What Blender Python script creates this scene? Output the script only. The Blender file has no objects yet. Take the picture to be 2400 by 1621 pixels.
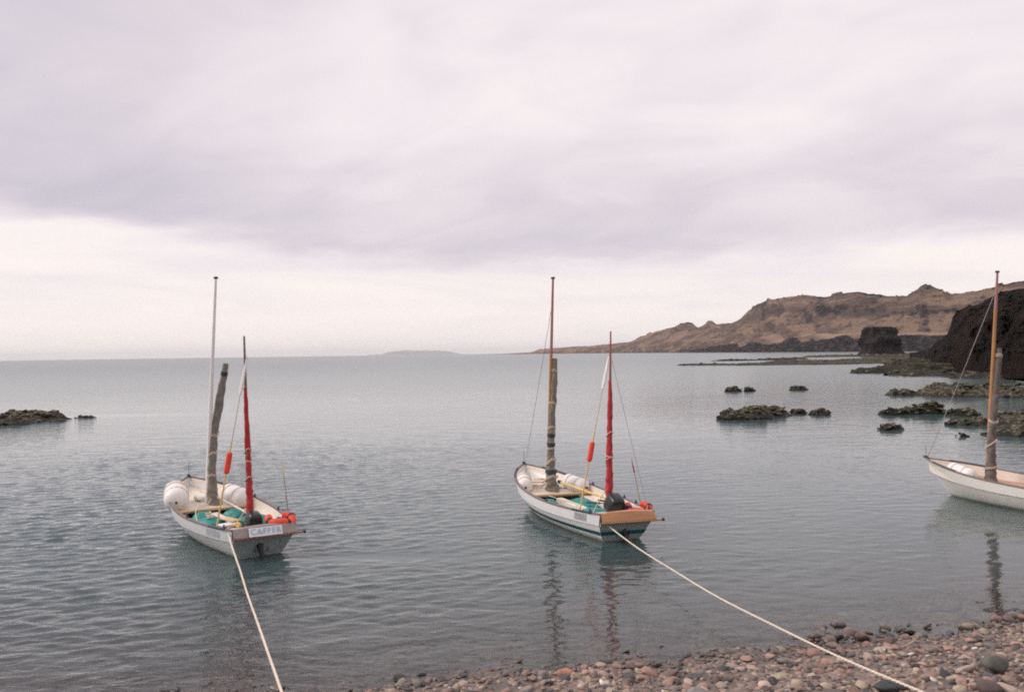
import bpy, math, random
import numpy as np
from mathutils import Matrix, Vector

random.seed(7)
RNG = np.random.default_rng(11)
S = bpy.context.scene
COL = S.collection
R = math.radians

# ------------------------------------------------------------------ camera
EYE = 3.77                                    # metres above the water, standing on the shingle bank
cam_d = bpy.data.cameras.new('camera')
cam = bpy.data.objects.new('camera', cam_d)
COL.objects.link(cam)
cam_d.sensor_width = 36.0
cam_d.lens = 30.0
cam_d.clip_start = 0.1
cam_d.clip_end = 250000.0
PITCH, ROLL = math.atan(17 / 1937.0), math.atan(0.01379)
cam.matrix_world = (Matrix.Translation((0, 0, EYE)) @ Matrix.Rotation(R(90) + PITCH, 4, 'X')
                    @ Matrix.Rotation(-ROLL, 4, 'Z'))
S.camera = cam

# ------------------------------------------------------------------ sky
SUN_EL, SUN_AZ = R(38), R(-88)               # azimuth from +Y, clockwise; the sun stands to the left behind thin cloud
SKY_STRENGTH = 0.1
world = bpy.data.worlds.new('World')
S.world = world
world.use_nodes = True


class NT:
    """Small helper round a node tree."""
    def __init__(self, tree):
        self.t = tree
        self.t.nodes.clear()

    def n(self, kind, **kw):
        nd = self.t.nodes.new(kind)
        for k, v in kw.items():
            if k == 'i':
                for key, val in v.items():
                    self.put(nd.inputs[key], val)
            else:
                setattr(nd, k, v)
        return nd

    def put(self, sock, val):
        if isinstance(val, bpy.types.NodeSocket):
            self.t.links.new(val, sock)
        elif isinstance(val, bpy.types.Node):
            self.t.links.new(val.outputs[0], sock)
        else:
            sock.default_value = val

    def m(self, op, a, b=0.0, c=0.0, clamp=False):
        nd = self.n('ShaderNodeMath', operation=op, use_clamp=clamp)
        self.put(nd.inputs[0], a)
        self.put(nd.inputs[1], b)
        if op in ('MULTIPLY_ADD', 'SMOOTH_MIN', 'SMOOTH_MAX'):
            self.put(nd.inputs[2], c)
        return nd.outputs[0]

    def rng(self, v, a, b, c=0.0, d=1.0, kind='SMOOTHSTEP'):
        nd = self.n('ShaderNodeMapRange', interpolation_type=kind)
        self.put(nd.inputs['Value'], v)
        self.put(nd.inputs['From Min'], a)
        self.put(nd.inputs['From Max'], b)
        self.put(nd.inputs['To Min'], c)
        self.put(nd.inputs['To Max'], d)
        return nd.outputs[0]

    def mix(self, f, a, b, mode='MIX'):
        nd = self.n('ShaderNodeMix', data_type='RGBA', blend_type=mode)
        self.put(nd.inputs['Factor'], f)
        self.put(nd.inputs[6], a if not isinstance(a, tuple) else tuple(a[:3]) + (1,))
        self.put(nd.inputs[7], b if not isinstance(b, tuple) else tuple(b[:3]) + (1,))
        return nd.outputs[2]

    def noise(self, vec, scale, detail=4.0, rough=0.55, dist=0.0, dims='3D'):
        nd = self.n('ShaderNodeTexNoise', noise_dimensions=dims)
        if vec is not None:
            self.put(nd.inputs['Vector'], vec)
        nd.inputs['Scale'].default_value = scale
        nd.inputs['Detail'].default_value = detail
        nd.inputs['Roughness'].default_value = rough
        nd.inputs['Distortion'].default_value = dist
        return nd.outputs[0]

    def xyz(self, x, y, z=0.0):
        nd = self.n('ShaderNodeCombineXYZ')
        for k, v in enumerate((x, y, z)):
            self.put(nd.inputs[k], v)
        return nd.outputs[0]


def build_sky():
    w = NT(world.node_tree)
    out = w.n('ShaderNodeOutputWorld')
    bg = w.n('ShaderNodeBackground')
    bg.inputs['Strength'].default_value = SKY_STRENGTH
    sky = w.n('ShaderNodeTexSky', sky_type='NISHITA', sun_disc=False, sun_elevation=SUN_EL,
              sun_rotation=SUN_AZ, altitude=0.0, air_density=1.0, dust_density=2.0, ozone_density=1.0)
    tc = w.n('ShaderNodeTexCoord')
    sep = w.n('ShaderNodeSeparateXYZ', i={0: tc.outputs['Generated']})
    x, y, z = sep.outputs
    el = w.m('ARCSINE', z)
    az = w.m('ARCTAN2', x, y)
    zz = w.m('ADD', w.m('MAXIMUM', z, 0.0), 0.24)
    py = w.m('DIVIDE', y, zz)
    px = w.m('ADD', w.m('DIVIDE', x, zz), w.m('MULTIPLY', py, 0.55))
    plane = w.xyz(px, py, 0.0)                                  # the cloud deck seen in perspective
    n_big = w.noise(plane, 1.0, 3.0, 0.5, 0.9)
    n_mid = w.noise(w.xyz(w.m('MULTIPLY', px, 1.0), w.m('MULTIPLY', py, 1.25), 3.7), 2.3, 4.0, 0.5, 0.9)
    n_band = w.noise(w.xyz(w.m('MULTIPLY', az, 2.2), w.m('MULTIPLY', el, 17.0), 1.0), 1.0, 5.0, 0.6, 0.4)
    n_edge = w.noise(w.xyz(w.m('MULTIPLY', az, 6.0), w.m('MULTIPLY', el, 20.0), 5.0), 1.2, 6.0, 0.55, 0.3)
    # the ragged lower edge of the cloud bank
    edge = w.m('ADD', w.rng(az, -0.62, -0.06, 0.158, 0.103), w.rng(az, 0.10, 0.55, 0.0, 0.012))
    d = w.m('ADD', w.m('SUBTRACT', el, edge), w.m('MULTIPLY', w.m('SUBTRACT', n_edge, 0.5), 0.055))
    under = w.rng(d, -0.016, 0.022)                             # 0 below the bank, 1 in it
    belly = w.m('SUBTRACT', 1.0, w.rng(d, 0.02, 0.155))         # the thick grey belly just above the edge
    upper = w.m('ADD', w.m('MULTIPLY', n_big, 0.75), w.m('MULTIPLY', n_mid, 0.55))
    upper = w.rng(upper, 0.46, 0.86)
    dens = w.m('ADD', w.m('MULTIPLY', belly, 0.36), w.m('MULTIPLY_ADD', upper, 0.36, 0.09))
    # thicker, darker cloud up to the left
    dot = w.n('ShaderNodeVectorMath', operation='DOT_PRODUCT', i={0: tc.outputs['Generated'], 1: (-0.480, 0.768, 0.425)})
    thick = w.m('POWER', w.m('MAXIMUM', dot.outputs['Value'], 0.0), 20.0)
    dens = w.m('ADD', dens, w.m('MULTIPLY', thick, 0.58))
    dens = w.m('MULTIPLY', dens, under)
    low = w.m('MULTIPLY', w.rng(n_band, 0.42, 0.72), w.m('MULTIPLY', w.m('SUBTRACT', 1.0, under), 0.26))
    dens = w.m('MINIMUM', w.m('ADD', dens, low), 1.0)
    ramp = w.n('ShaderNodeValToRGB', i={0: dens})
    e = ramp.color_ramp.elements
    e[0].position, e[0].color = 0.0, (0.945, 0.865, 0.835, 1)
    e[1].position, e[1].color = 1.0, (0.56, 0.522, 0.595, 1)
    for pos, c in ((0.28, (0.825, 0.758, 0.785, 1)), (0.62, (0.690, 0.625, 0.670, 1))):
        k = e.new(pos)
        k.color = c
    cloud = w.n('ShaderNodeVectorMath', operation='SCALE', i={0: ramp.outputs[0], 'Scale': 1.0 / SKY_STRENGTH})
    col = w.mix(0.95, sky.outputs[0], cloud.outputs[0])
    w.put(bg.inputs['Color'], col)
    w.put(out.inputs['Surface'], bg.outputs[0])


build_sky()
sun_d = bpy.data.lights.new('sun', 'SUN')
sun_d.energy = 1.7
sun_d.angle = R(24)
sun_d.color = (1.0, 0.955, 0.90)
sun = bpy.data.objects.new('sun', sun_d)
COL.objects.link(sun)
sun_dir = Vector((math.sin(SUN_AZ) * math.cos(SUN_EL), math.cos(SUN_AZ) * math.cos(SUN_EL), math.sin(SUN_EL)))
sun.rotation_euler = (-sun_dir).to_track_quat('-Z', 'Y').to_euler()

vs = S.view_settings
vs.view_transform = 'Standard'
vs.look = 'None'
vs.exposure = 0.15
vs.gamma = 1.0
vs.use_curve_mapping = False
S.render.engine = 'CYCLES'
S.cycles.use_denoising = False               # the fine grain of the sampling stands for the film's
S.cycles.max_bounces = 8
S.cycles.volume_bounces = 3
S.cycles.filter_width = 1.9                   # the soft resolution of a small snapshot lens
S.cycles.sample_clamp_indirect = 6.0


# ------------------------------------------------------------------ helpers
def tag(o, label=None, cat=None, group=None, kind=None):
    for k, v in (('label', label), ('category', cat), ('group', group), ('kind', kind)):
        if v:
            o[k] = v
    return o


def _hash(ix, iy, seed):
    h = (ix.astype(np.int64) * 374761393 + iy.astype(np.int64) * 668265263 + seed * 1442695041) & 0xFFFFFFFF
    h = ((h ^ (h >> 13)) * 1274126177) & 0xFFFFFFFF
    return ((h ^ (h >> 16)) & 0xFFFF) / 65535.0


def vnoise(x, y, seed=0):
    x, y = np.asarray(x, float), np.asarray(y, float)
    ix, iy = np.floor(x), np.floor(y)
    fx, fy = x - ix, y - iy
    fx, fy = fx * fx * (3 - 2 * fx), fy * fy * (3 - 2 * fy)
    a, b = _hash(ix, iy, seed), _hash(ix + 1, iy, seed)
    c, d = _hash(ix, iy + 1, seed), _hash(ix + 1, iy + 1, seed)
    return (a * (1 - fx) + b * fx) * (1 - fy) + (c * (1 - fx) + d * fx) * fy


def fbm(x, y, seed=0, oct=4, gain=0.5):
    v, amp, tot = 0.0, 1.0, 0.0
    for k in range(oct):
        v = v + amp * vnoise(np.asarray(x) * 2 ** k, np.asarray(y) * 2 ** k, seed + k * 17)
        tot += amp
        amp *= gain
    return v / tot


def sstep(a, b, x):
    t = np.clip((np.asarray(x, float) - a) / (b - a), 0, 1)
    return t * t * (3 - 2 * t)


class MB:
    """Collects vertices and faces of ONE object."""
    def __init__(self):
        self.v, self.f, self.mi = [], [], []

    def add(self, verts, faces, mi=0):
        o = len(self.v)
        self.v.extend([tuple(map(float, p)) for p in verts])
        self.f.extend([tuple(int(i) + o for i in f) for f in faces])
        self.mi.extend([mi] * len(faces))
        return self

    def grid(self, P, mi=0, close_u=False, close_v=False, flip=False):
        P = np.asarray(P, float)
        nu, nv = P.shape[:2]
        f = []
        for i in range(nu if close_u else nu - 1):
            for j in range(nv if close_v else nv - 1):
                a, b = i * nv + j, i * nv + (j + 1) % nv
                c, d = ((i + 1) % nu) * nv + (j + 1) % nv, ((i + 1) % nu) * nv + j
                f.append((a, d, c, b) if flip else (a, b, c, d))
        return self.add(P.reshape(-1, 3), f, mi)

    def tube(self, pts, rad, n=10, mi=0, cap=True, wob=0.0, seed=0, flat=1.0):
        pts = [Vector(p) for p in pts]
        m = len(pts)
        rad = [rad] * m if np.isscalar(rad) else list(rad)
        rows = []
        side = None
        for k in range(m):
            t = (pts[min(k + 1, m - 1)] - pts[max(k - 1, 0)]).normalized()
            if side is None:
                ref = Vector((0, 0, 1)) if abs(t.z) < 0.9 else Vector((0, 1, 0))
                side = t.cross(ref).normalized()
            side = (side - t * side.dot(t)).normalized()
            up = t.cross(side)
            row = []
            for j in range(n):
                a = 2 * math.pi * j / n
                r = rad[k]
                if wob:
                    r *= 1 + wob * (2 * float(fbm(np.array(j / n * 5 + 3), np.array(k * 0.38), seed, 3)) - 1) * 1.6
                row.append(pts[k] + side * (math.cos(a) * r) + up * (math.sin(a) * r * flat))
            rows.append(row)
        o = len(self.v)
        self.grid(np.array([[tuple(p) for p in r] for r in rows]), mi, close_v=True)
        if cap:
            self.f.append(tuple(o + j for j in range(n - 1, -1, -1)))
            self.f.append(tuple(o + (m - 1) * n + j for j in range(n)))
            self.mi.extend([mi, mi])
        return self

    def box(self, c, s, mi=0, rot=None, bev=0.0):
        """A box with chamfered vertical and horizontal edges; size s, centre c."""
        hx, hy, hz = s[0] / 2, s[1] / 2, s[2] / 2
        b = min(bev, 0.45 * min(s))
        M = rot if rot is not None else Matrix.Identity(3)
        c = Vector(c)
        if b <= 0:
            vv = [(x, y, z) for z in (-hz, hz) for x, y in ((-hx, -hy), (hx, -hy), (hx, hy), (-hx, hy))]
            ff = [(3, 2, 1, 0), (4, 5, 6, 7), (0, 1, 5, 4), (1, 2, 6, 5), (2, 3, 7, 6), (3, 0, 4, 7)]
        else:
            def ring(z, i):
                return [(-hx + i, -hy + i + b, z), (-hx + i + b, -hy + i, z), (hx - i - b, -hy + i, z), (hx - i, -hy + i + b, z),
                        (hx - i, hy - i - b, z), (hx - i - b, hy - i, z), (-hx + i + b, hy - i, z), (-hx + i, hy - i - b, z)]
            vv = ring(-hz, b) + ring(-hz + b, 0) + ring(hz - b, 0) + ring(hz, b)
            ff = [tuple(range(7, -1, -1)), tuple(range(24, 32))]
            for k in range(3):
                for j in range(8):
                    ff.append((k * 8 + j, k * 8 + (j + 1) % 8, (k + 1) * 8 + (j + 1) % 8, (k + 1) * 8 + j))
        return self.add([tuple(c + M @ Vector(p)) for p in vv], ff, mi)

    def build(self, name, mats, parent=None, smooth=True, angle=40, shift=None):
        me = bpy.data.meshes.new(name)
        v = np.array(self.v, float)
        if shift is not None:
            v = v - np.array(shift)
        me.from_pydata([tuple(p) for p in v], [], self.f)
        mats = mats if isinstance(mats, (list, tuple)) else [mats]
        for m in mats:
            me.materials.append(m)
        if len(mats) > 1:
            me.polygons.foreach_set('material_index', self.mi)
        if smooth:
            me.shade_smooth()
            me.set_sharp_from_angle(angle=R(angle))
        me.validate()
        me.update()
        o = bpy.data.objects.new(name, me)
        COL.objects.link(o)
        if parent is not None:
            o.parent = parent
        return o


def np_mesh(name, V, F, mat, smooth=True, angle=None, attrs=None):
    """A mesh from numpy arrays (quads or triangles)."""
    me = bpy.data.meshes.new(name)
    k = F.shape[1]
    me.vertices.add(len(V))
    me.vertices.foreach_set('co', np.asarray(V, np.float32).ravel())
    me.loops.add(F.size)
    me.loops.foreach_set('vertex_index', F.astype(np.int32).ravel())
    me.polygons.add(len(F))
    me.polygons.foreach_set('loop_start', np.arange(0, F.size, k, dtype=np.int32))
    me.update(calc_edges=True)
    for key, val in (attrs or {}).items():
        at = me.attributes.new(key, 'FLOAT', 'POINT')
        at.data.foreach_set('value', np.asarray(val, np.float32).ravel())
    me.materials.append(mat)
    if smooth:
        me.shade_smooth()
        if angle:
            me.set_sharp_from_angle(angle=R(angle))
    o = bpy.data.objects.new(name, me)
    COL.objects.link(o)
    return o


def grid_faces(nu, nv, keep=None):
    i, j = np.meshgrid(np.arange(nu - 1), np.arange(nv - 1), indexing='ij')
    a = (i * nv + j)
    F = np.stack([a, a + nv, a + nv + 1, a + 1], -1)
    if keep is not None:
        return F[keep].reshape(-1, 4)
    return F.reshape(-1, 4)


def empty(name, loc=(0, 0, 0), rot=(0, 0, 0)):
    o = bpy.data.objects.new(name, None)
    o.empty_display_size = 0.2
    COL.objects.link(o)
    o.location, o.rotation_euler = loc, rot
    return o


# ------------------------------------------------------------------ materials
def paint(name, col, rough=0.5, var=0.12, scale=6.0, bump=0.0, bscale=40.0, metal=0.0, dirt=None, dscale=3.0, stretch=None, spec=0.5):
    """A worn paint, cloth, wood or plastic: a base colour with grain, blotches of a second colour and fine relief."""
    mat = bpy.data.materials.new(name)
    mat.use_nodes = True
    t = NT(mat.node_tree)
    out = t.n('ShaderNodeOutputMaterial')
    bs = t.n('ShaderNodeBsdfPrincipled')
    tc = t.n('ShaderNodeTexCoord')
    vec = tc.outputs['Object']
    if stretch:
        mp = t.n('ShaderNodeMapping', i={'Vector': vec, 'Scale': stretch})
        vec = mp.outputs[0]
    n1 = t.noise(vec, scale, 6.0, 0.6)
    f = t.rng(n1, 0.3, 0.7, 1 - var, 1 + var, 'LINEAR')
    c = t.n('ShaderNodeVectorMath', operation='SCALE', i={0: tuple(col[:3]), 'Scale': f}).outputs[0]
    if dirt:
        n2 = t.noise(vec, dscale, 7.0, 0.65, 0.3)
        c = t.mix(t.rng(n2, 0.48, 0.72, 0.0, dirt[3] if len(dirt) > 3 else 0.6), c, tuple(dirt[:3]))
    t.put(bs.inputs['Base Color'], c)
    bs.inputs['Roughness'].default_value = rough
    bs.inputs['Metallic'].default_value = metal
    bs.inputs['Specular IOR Level'].default_value = spec
    if bump:
        b = t.n('ShaderNodeBump', i={'Height': t.noise(vec, bscale, 4.0, 0.6), 'Strength': bump, 'Distance': 0.01})
        t.put(bs.inputs['Normal'], b.outputs[0])
    t.put(out.inputs['Surface'], bs.outputs[0])
    return mat


M = {
    'white': paint('white_gelcoat', (0.83, 0.80, 0.795), 0.35, 0.04, 3, dirt=(0.55, 0.50, 0.42, 0.35), dscale=2.5),
    'grey_hull': paint('pale_grey_gelcoat', (0.62, 0.615, 0.605), 0.4, 0.05, 3, dirt=(0.42, 0.40, 0.36, 0.35), dscale=2.5),
    'cream_hull': paint('cream_gelcoat', (0.76, 0.72, 0.66), 0.38, 0.04, 3, dirt=(0.55, 0.48, 0.38, 0.35), dscale=2.5),
    'transom': paint('shaded_grey_transom', (0.29, 0.325, 0.325), 0.5, 0.08, 4, dirt=(0.22, 0.23, 0.22, 0.5), dscale=4),  # darker than the hull sides: the stern's shade is put into this grey
    'inner': paint('cream_deck', (0.80, 0.71, 0.62), 0.55, 0.06, 4, dirt=(0.50, 0.41, 0.33, 0.4), dscale=3.5),
    'green': paint('dark_green_stripe', (0.010, 0.085, 0.095), 0.4, 0.1, 5),
    'rail': paint('weathered_rail_wood', (0.20, 0.15, 0.145), 0.6, 0.2, 9, 0.3, 60, stretch=(0.3, 3, 3)),
    'rail_dark': paint('dark_rail_rubber', (0.025, 0.045, 0.06), 0.5, 0.2, 8),
    'varnish': paint('varnished_wood', (0.46, 0.215, 0.10), 0.3, 0.22, 4, 0.15, 50, dirt=(0.32, 0.12, 0.05, 0.6), dscale=3, stretch=(1, 0.35, 3)),
    'stern_edge': paint('red_brown_edge', (0.30, 0.10, 0.065), 0.5, 0.2, 6),
    'stern_board': paint('grey_brown_board', (0.30, 0.25, 0.23), 0.55, 0.2, 5),
    'mast': paint('varnished_spar', (0.46, 0.215, 0.075), 0.35, 0.22, 6, 0.1, 50, dirt=(0.30, 0.13, 0.07, 0.5), dscale=5, stretch=(2, 2, 0.25)),
    'mast_top': paint('dark_painted_spar_tip', (0.36, 0.175, 0.16), 0.5, 0.15, 6),
    'mizzen_spar': paint('red_brown_spar', (0.36, 0.115, 0.08), 0.45, 0.18, 6, stretch=(2, 2, 0.3)),
    'pale_mast': paint('pale_alloy_spar', (0.86, 0.82, 0.81), 0.35, 0.06, 4, stretch=(2, 2, 0.3)),
    'thwart': paint('pale_thwart_wood', (0.66, 0.42, 0.21), 0.45, 0.15, 5, 0.15, 50, stretch=(3, 0.4, 3)),
    'canvas': paint('taupe_sail_cover', (0.235, 0.205, 0.175), 0.85, 0.25, 8, 0.6, 30, dirt=(0.10, 0.09, 0.08, 0.7), dscale=5),
    'canvas_dark': paint('dark_taupe_sail', (0.15, 0.13, 0.12), 0.85, 0.25, 8, 0.6, 30, dirt=(0.06, 0.055, 0.055, 0.7), dscale=5),
    'red': paint('red_sail_cloth', (0.46, 0.034, 0.042), 0.75, 0.16, 9, 0.5, 30, dirt=(0.30, 0.022, 0.028, 0.5), dscale=6),
    'cream_rope': paint('cream_lashing', (0.66, 0.55, 0.42), 0.8, 0.15, 30),
    'black': paint('black_cowling', (0.013, 0.014, 0.02), 0.28, 0.2, 6),
    'black_matt': paint('black_rubber', (0.02, 0.022, 0.026), 0.6, 0.2, 12),
    'navy': paint('navy_grip', (0.012, 0.02, 0.06), 0.5, 0.1, 8),
    'teal': paint('teal_floor_paint', (0.006, 0.17, 0.16), 0.45, 0.25, 5, dirt=(0.004, 0.06, 0.06, 0.7), dscale=4),
    'teal_bag': paint('teal_bag_cloth', (0.015, 0.24, 0.225), 0.5, 0.22, 7, 0.5, 20, dirt=(0.005, 0.10, 0.10, 0.6), dscale=5),
    'dark_bag': paint('dark_bag_cloth', (0.02, 0.03, 0.035), 0.7, 0.3, 7, 0.5, 20),
    'roller': paint('white_inflatable', (0.80, 0.76, 0.73), 0.45, 0.05, 4, 0.12, 14, dirt=(0.66, 0.56, 0.46, 0.3), dscale=4),
    'orange': paint('orange_foam', (0.78, 0.075, 0.035), 0.6, 0.12, 8),
    'yellow': paint('yellow_pole', (0.72, 0.50, 0.16), 0.5, 0.12, 6, stretch=(2, 2, 0.3)),
    'tan': paint('tan_board', (0.68, 0.45, 0.24), 0.5, 0.15, 6),
    'white_cloth': paint('white_flag_cloth', (0.78, 0.74, 0.70), 0.8, 0.08, 12, 0.3, 30),
    'lettering': paint('blue_lettering', (0.34, 0.44, 0.56), 0.6, 0.1, 10),
    'sign': paint('white_sign_cloth', (0.74, 0.75, 0.79), 0.6, 0.06, 8, 0.2, 20),
    'plate': paint('grey_name_plate', (0.36, 0.36, 0.37), 0.5, 0.25, 25, dirt=(0.55, 0.55, 0.55, 0.8), dscale=18),
    'plate_pale': paint('faded_name_plate', (0.40, 0.42, 0.46), 0.5, 0.25, 25, dirt=(0.55, 0.55, 0.56, 0.8), dscale=18),
    'stay': paint('steel_wire', (0.33, 0.32, 0.31), 0.5, 0.1, 10),
    'mooring': paint('mooring_line', (0.76, 0.655, 0.55), 0.85, 0.2, 40, 0.6, 90, dirt=(0.55, 0.44, 0.33, 0.5), dscale=3),
    'buoy_green': paint('green_flag_cloth', (0.10, 0.28, 0.10), 0.8, 0.1, 8),
}


def hull_paint(name, col, dirt):
    """Gelcoat with scuffs, rain streaks and a weedy stain along the waterline."""
    mat = bpy.data.materials.new(name)
    mat.use_nodes = True
    t = NT(mat.node_tree)
    out = t.n('ShaderNodeOutputMaterial')
    bs = t.n('ShaderNodeBsdfPrincipled')
    tc = t.n('ShaderNodeTexCoord').outputs['Object']
    a = t.noise(tc, 2.3, 7, 0.65, 0.3)
    st = t.noise(t.n('ShaderNodeMapping', i={'Vector': tc, 'Scale': (9.0, 9.0, 0.7)}).outputs[0], 1.0, 5, 0.6)
    sc = t.noise(t.n('ShaderNodeMapping', i={'Vector': tc, 'Scale': (1.2, 3.0, 14.0)}).outputs[0], 2.0, 6, 0.7)
    c = t.mix(t.rng(a, 0.47, 0.75, 0, 0.45), col, dirt)
    c = t.mix(t.rng(st, 0.55, 0.75, 0, 0.30), c, dirt)
    c = t.mix(t.rng(sc, 0.66, 0.72, 0, 0.35), c, (0.36, 0.34, 0.31))
    z = t.n('ShaderNodeSeparateXYZ', i={0: tc}).outputs[2]
    zz = t.m('ADD', z, t.m('MULTIPLY', t.m('SUBTRACT', a, 0.5), 0.10))
    c = t.mix(t.rng(zz, 0.085, 0.01, 0, 0.75), c, (0.16, 0.165, 0.11))
    t.put(bs.inputs['Base Color'], c)
    t.put(bs.inputs['Roughness'], t.rng(a, 0.3, 0.7, 0.28, 0.55, 'LINEAR'))
    t.put(out.inputs['Surface'], bs.outputs[0])
    return mat


M['white'] = hull_paint('white_gelcoat', (0.83, 0.80, 0.795), (0.60, 0.54, 0.47))
M['grey_hull'] = hull_paint('pale_grey_gelcoat', (0.66, 0.655, 0.65), (0.46, 0.43, 0.39))
M['cream_hull'] = hull_paint('cream_gelcoat', (0.79, 0.755, 0.70), (0.58, 0.51, 0.42))


def rock_mat(name, c1, c2, c3, scale=1.0, wet=0.12, bump=0.6, seed=0.0, wetness=0.8):
    """Weed-grown shore rock: three colours in blotches; black and wet close to the waterline."""
    mat = bpy.data.materials.new(name)
    mat.use_nodes = True
    t = NT(mat.node_tree)
    out = t.n('ShaderNodeOutputMaterial')
    bs = t.n('ShaderNodeBsdfPrincipled')
    geo = t.n('ShaderNodeNewGeometry')
    pos = t.n('ShaderNodeVectorMath', operation='ADD', i={0: geo.outputs['Position'], 1: (seed, seed * 2, 0)}).outputs[0]
    a = t.noise(pos, 0.9 * scale, 6, 0.62, 0.3)
    b = t.noise(pos, 3.2 * scale, 6, 0.65)
    oi = t.n('ShaderNodeObjectInfo')
    c = t.mix(t.rng(a, 0.38, 0.62), c1, c2)
    c = t.mix(t.rng(b, 0.47, 0.64, 0.0, 0.85), c, c3)
    c = t.mix(1.0, c, t.n('ShaderNodeCombineColor', i={k: t.rng(oi.outputs['Random'], 0, 1, 0.35, 1.45, 'LINEAR') for k in (0, 1, 2)}).outputs[0], 'MULTIPLY')
    z = t.n('ShaderNodeSeparateXYZ', i={0: geo.outputs['Position']}).outputs[2]
    zz = t.m('ADD', z, t.m('MULTIPLY', t.m('SUBTRACT', b, 0.5), wet))
    w = t.m('SUBTRACT', 1.0, t.rng(zz, 0.02, wet + 0.03))
    c = t.mix(t.m('MULTIPLY', w, wetness), c, (0.012, 0.013, 0.012))
    t.put(bs.inputs['Base Color'], c)
    t.put(bs.inputs['Roughness'], t.rng(w, 0, 1, 0.85, 0.45, 'LINEAR'))
    bs.inputs['Specular IOR Level'].default_value = 0.12
    bp = t.n('ShaderNodeBump', i={'Height': t.noise(pos, 7.0 * scale, 5, 0.65), 'Strength': bump, 'Distance': 0.06 / scale})
    t.put(bs.inputs['Normal'], bp.outputs[0])
    t.put(out.inputs['Surface'], bs.outputs[0])
    return mat


MR = {
    'reef': rock_mat('weedy_reef_rock', (0.085, 0.075, 0.052), (0.018, 0.018, 0.016), (0.27, 0.23, 0.16), 2.2, 0.26, 1.0),
    'bedrock': rock_mat('weedy_bedrock', (0.050, 0.046, 0.034), (0.016, 0.016, 0.014), (0.15, 0.13, 0.09), 1.6, 0.30, 1.0),
    'shelf': rock_mat('low_shelf_rock', (0.085, 0.078, 0.052), (0.022, 0.024, 0.022), (0.16, 0.14, 0.095), 0.16, 0.3, 0.9),
    'stack': rock_mat('dark_stack_rock', (0.026, 0.022, 0.023), (0.012, 0.011, 0.013), (0.045, 0.034, 0.032), 0.4, 0.6, 0.9),
}


def stone_mat():
    """Beach stones: every object, and every stone of the shingle through its own attribute, picks its colour from a palette."""
    mat = bpy.data.materials.new('beach_stone')
    mat.use_nodes = True
    t = NT(mat.node_tree)
    out = t.n('ShaderNodeOutputMaterial')
    bs = t.n('ShaderNodeBsdfPrincipled')
    geo = t.n('ShaderNodeNewGeometry')
    at = t.n('ShaderNodeAttribute', attribute_name='tone')
    ramp = t.n('ShaderNodeValToRGB', i={0: at.outputs['Fac']})
    ramp.color_ramp.interpolation = 'CONSTANT'
    cols = [(0.0, (0.34, 0.21, 0.168)), (0.17, (0.24, 0.165, 0.14)), (0.34, (0.36, 0.27, 0.22)), (0.5, (0.17, 0.135, 0.13)),
            (0.66, (0.32, 0.24, 0.20)), (0.78, (0.085, 0.08, 0.082)), (0.89, (0.40, 0.32, 0.235)), (0.985, (0.70, 0.64, 0.60))]
    el = ramp.color_ramp.elements
    el[0].position, el[0].color = cols[0][0], cols[0][1] + (1,)
    el[1].position, el[1].color = cols[-1][0], cols[-1][1] + (1,)
    for p, c in cols[1:-1]:
        k = el.new(p)
        k.color = c + (1,)
    n = t.noise(geo.outputs['Position'], 14, 6, 0.65)
    c = t.n('ShaderNodeVectorMath', operation='SCALE', i={0: ramp.outputs[0], 'Scale': t.rng(n, 0.3, 0.7, 0.65, 1.25, 'LINEAR')}).outputs[0]
    z = t.n('ShaderNodeSeparateXYZ', i={0: geo.outputs['Position']}).outputs[2]
    wet = t.m('SUBTRACT', 1.0, t.rng(z, 0.03, 0.13))
    c = t.mix(t.m('MULTIPLY', wet, 0.62), c, (0.02, 0.02, 0.02))
    t.put(bs.inputs['Base Color'], c)
    t.put(bs.inputs['Roughness'], t.rng(wet, 0, 1, 0.8, 0.35, 'LINEAR'))
    bp = t.n('ShaderNodeBump', i={'Height': t.noise(geo.outputs['Position'], 45, 4, 0.6), 'Strength': 0.35, 'Distance': 0.01})
    t.put(bs.inputs['Normal'], bp.outputs[0])
    t.put(out.inputs['Surface'], bs.outputs[0])
    return mat


def tone_stone_mat(name, col):
    mat = bpy.data.materials.new(name)
    mat.use_nodes = True
    t = NT(mat.node_tree)
    out = t.n('ShaderNodeOutputMaterial')
    bs = t.n('ShaderNodeBsdfPrincipled')
    geo = t.n('ShaderNodeNewGeometry')
    oi = t.n('ShaderNodeObjectInfo')
    n = t.noise(geo.outputs['Position'], 13, 6, 0.65)
    f = t.m('MULTIPLY', t.rng(n, 0.3, 0.7, 0.65, 1.25, 'LINEAR'), t.rng(oi.outputs['Random'], 0, 1, 0.72, 1.3, 'LINEAR'))
    c = t.n('ShaderNodeVectorMath', operation='SCALE', i={0: col, 'Scale': f}).outputs[0]
    z = t.n('ShaderNodeSeparateXYZ', i={0: geo.outputs['Position']}).outputs[2]
    wet = t.m('SUBTRACT', 1.0, t.rng(z, 0.03, 0.13))
    c = t.mix(t.m('MULTIPLY', wet, 0.62), c, (0.02, 0.02, 0.02))
    t.put(bs.inputs['Base Color'], c)
    t.put(bs.inputs['Roughness'], t.rng(wet, 0, 1, 0.8, 0.35, 'LINEAR'))
    bp = t.n('ShaderNodeBump', i={'Height': t.noise(geo.outputs['Position'], 40, 4, 0.6), 'Strength': 0.4, 'Distance': 0.012})
    t.put(bs.inputs['Normal'], bp.outputs[0])
    t.put(out.inputs['Surface'], bs.outputs[0])
    return mat


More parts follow.
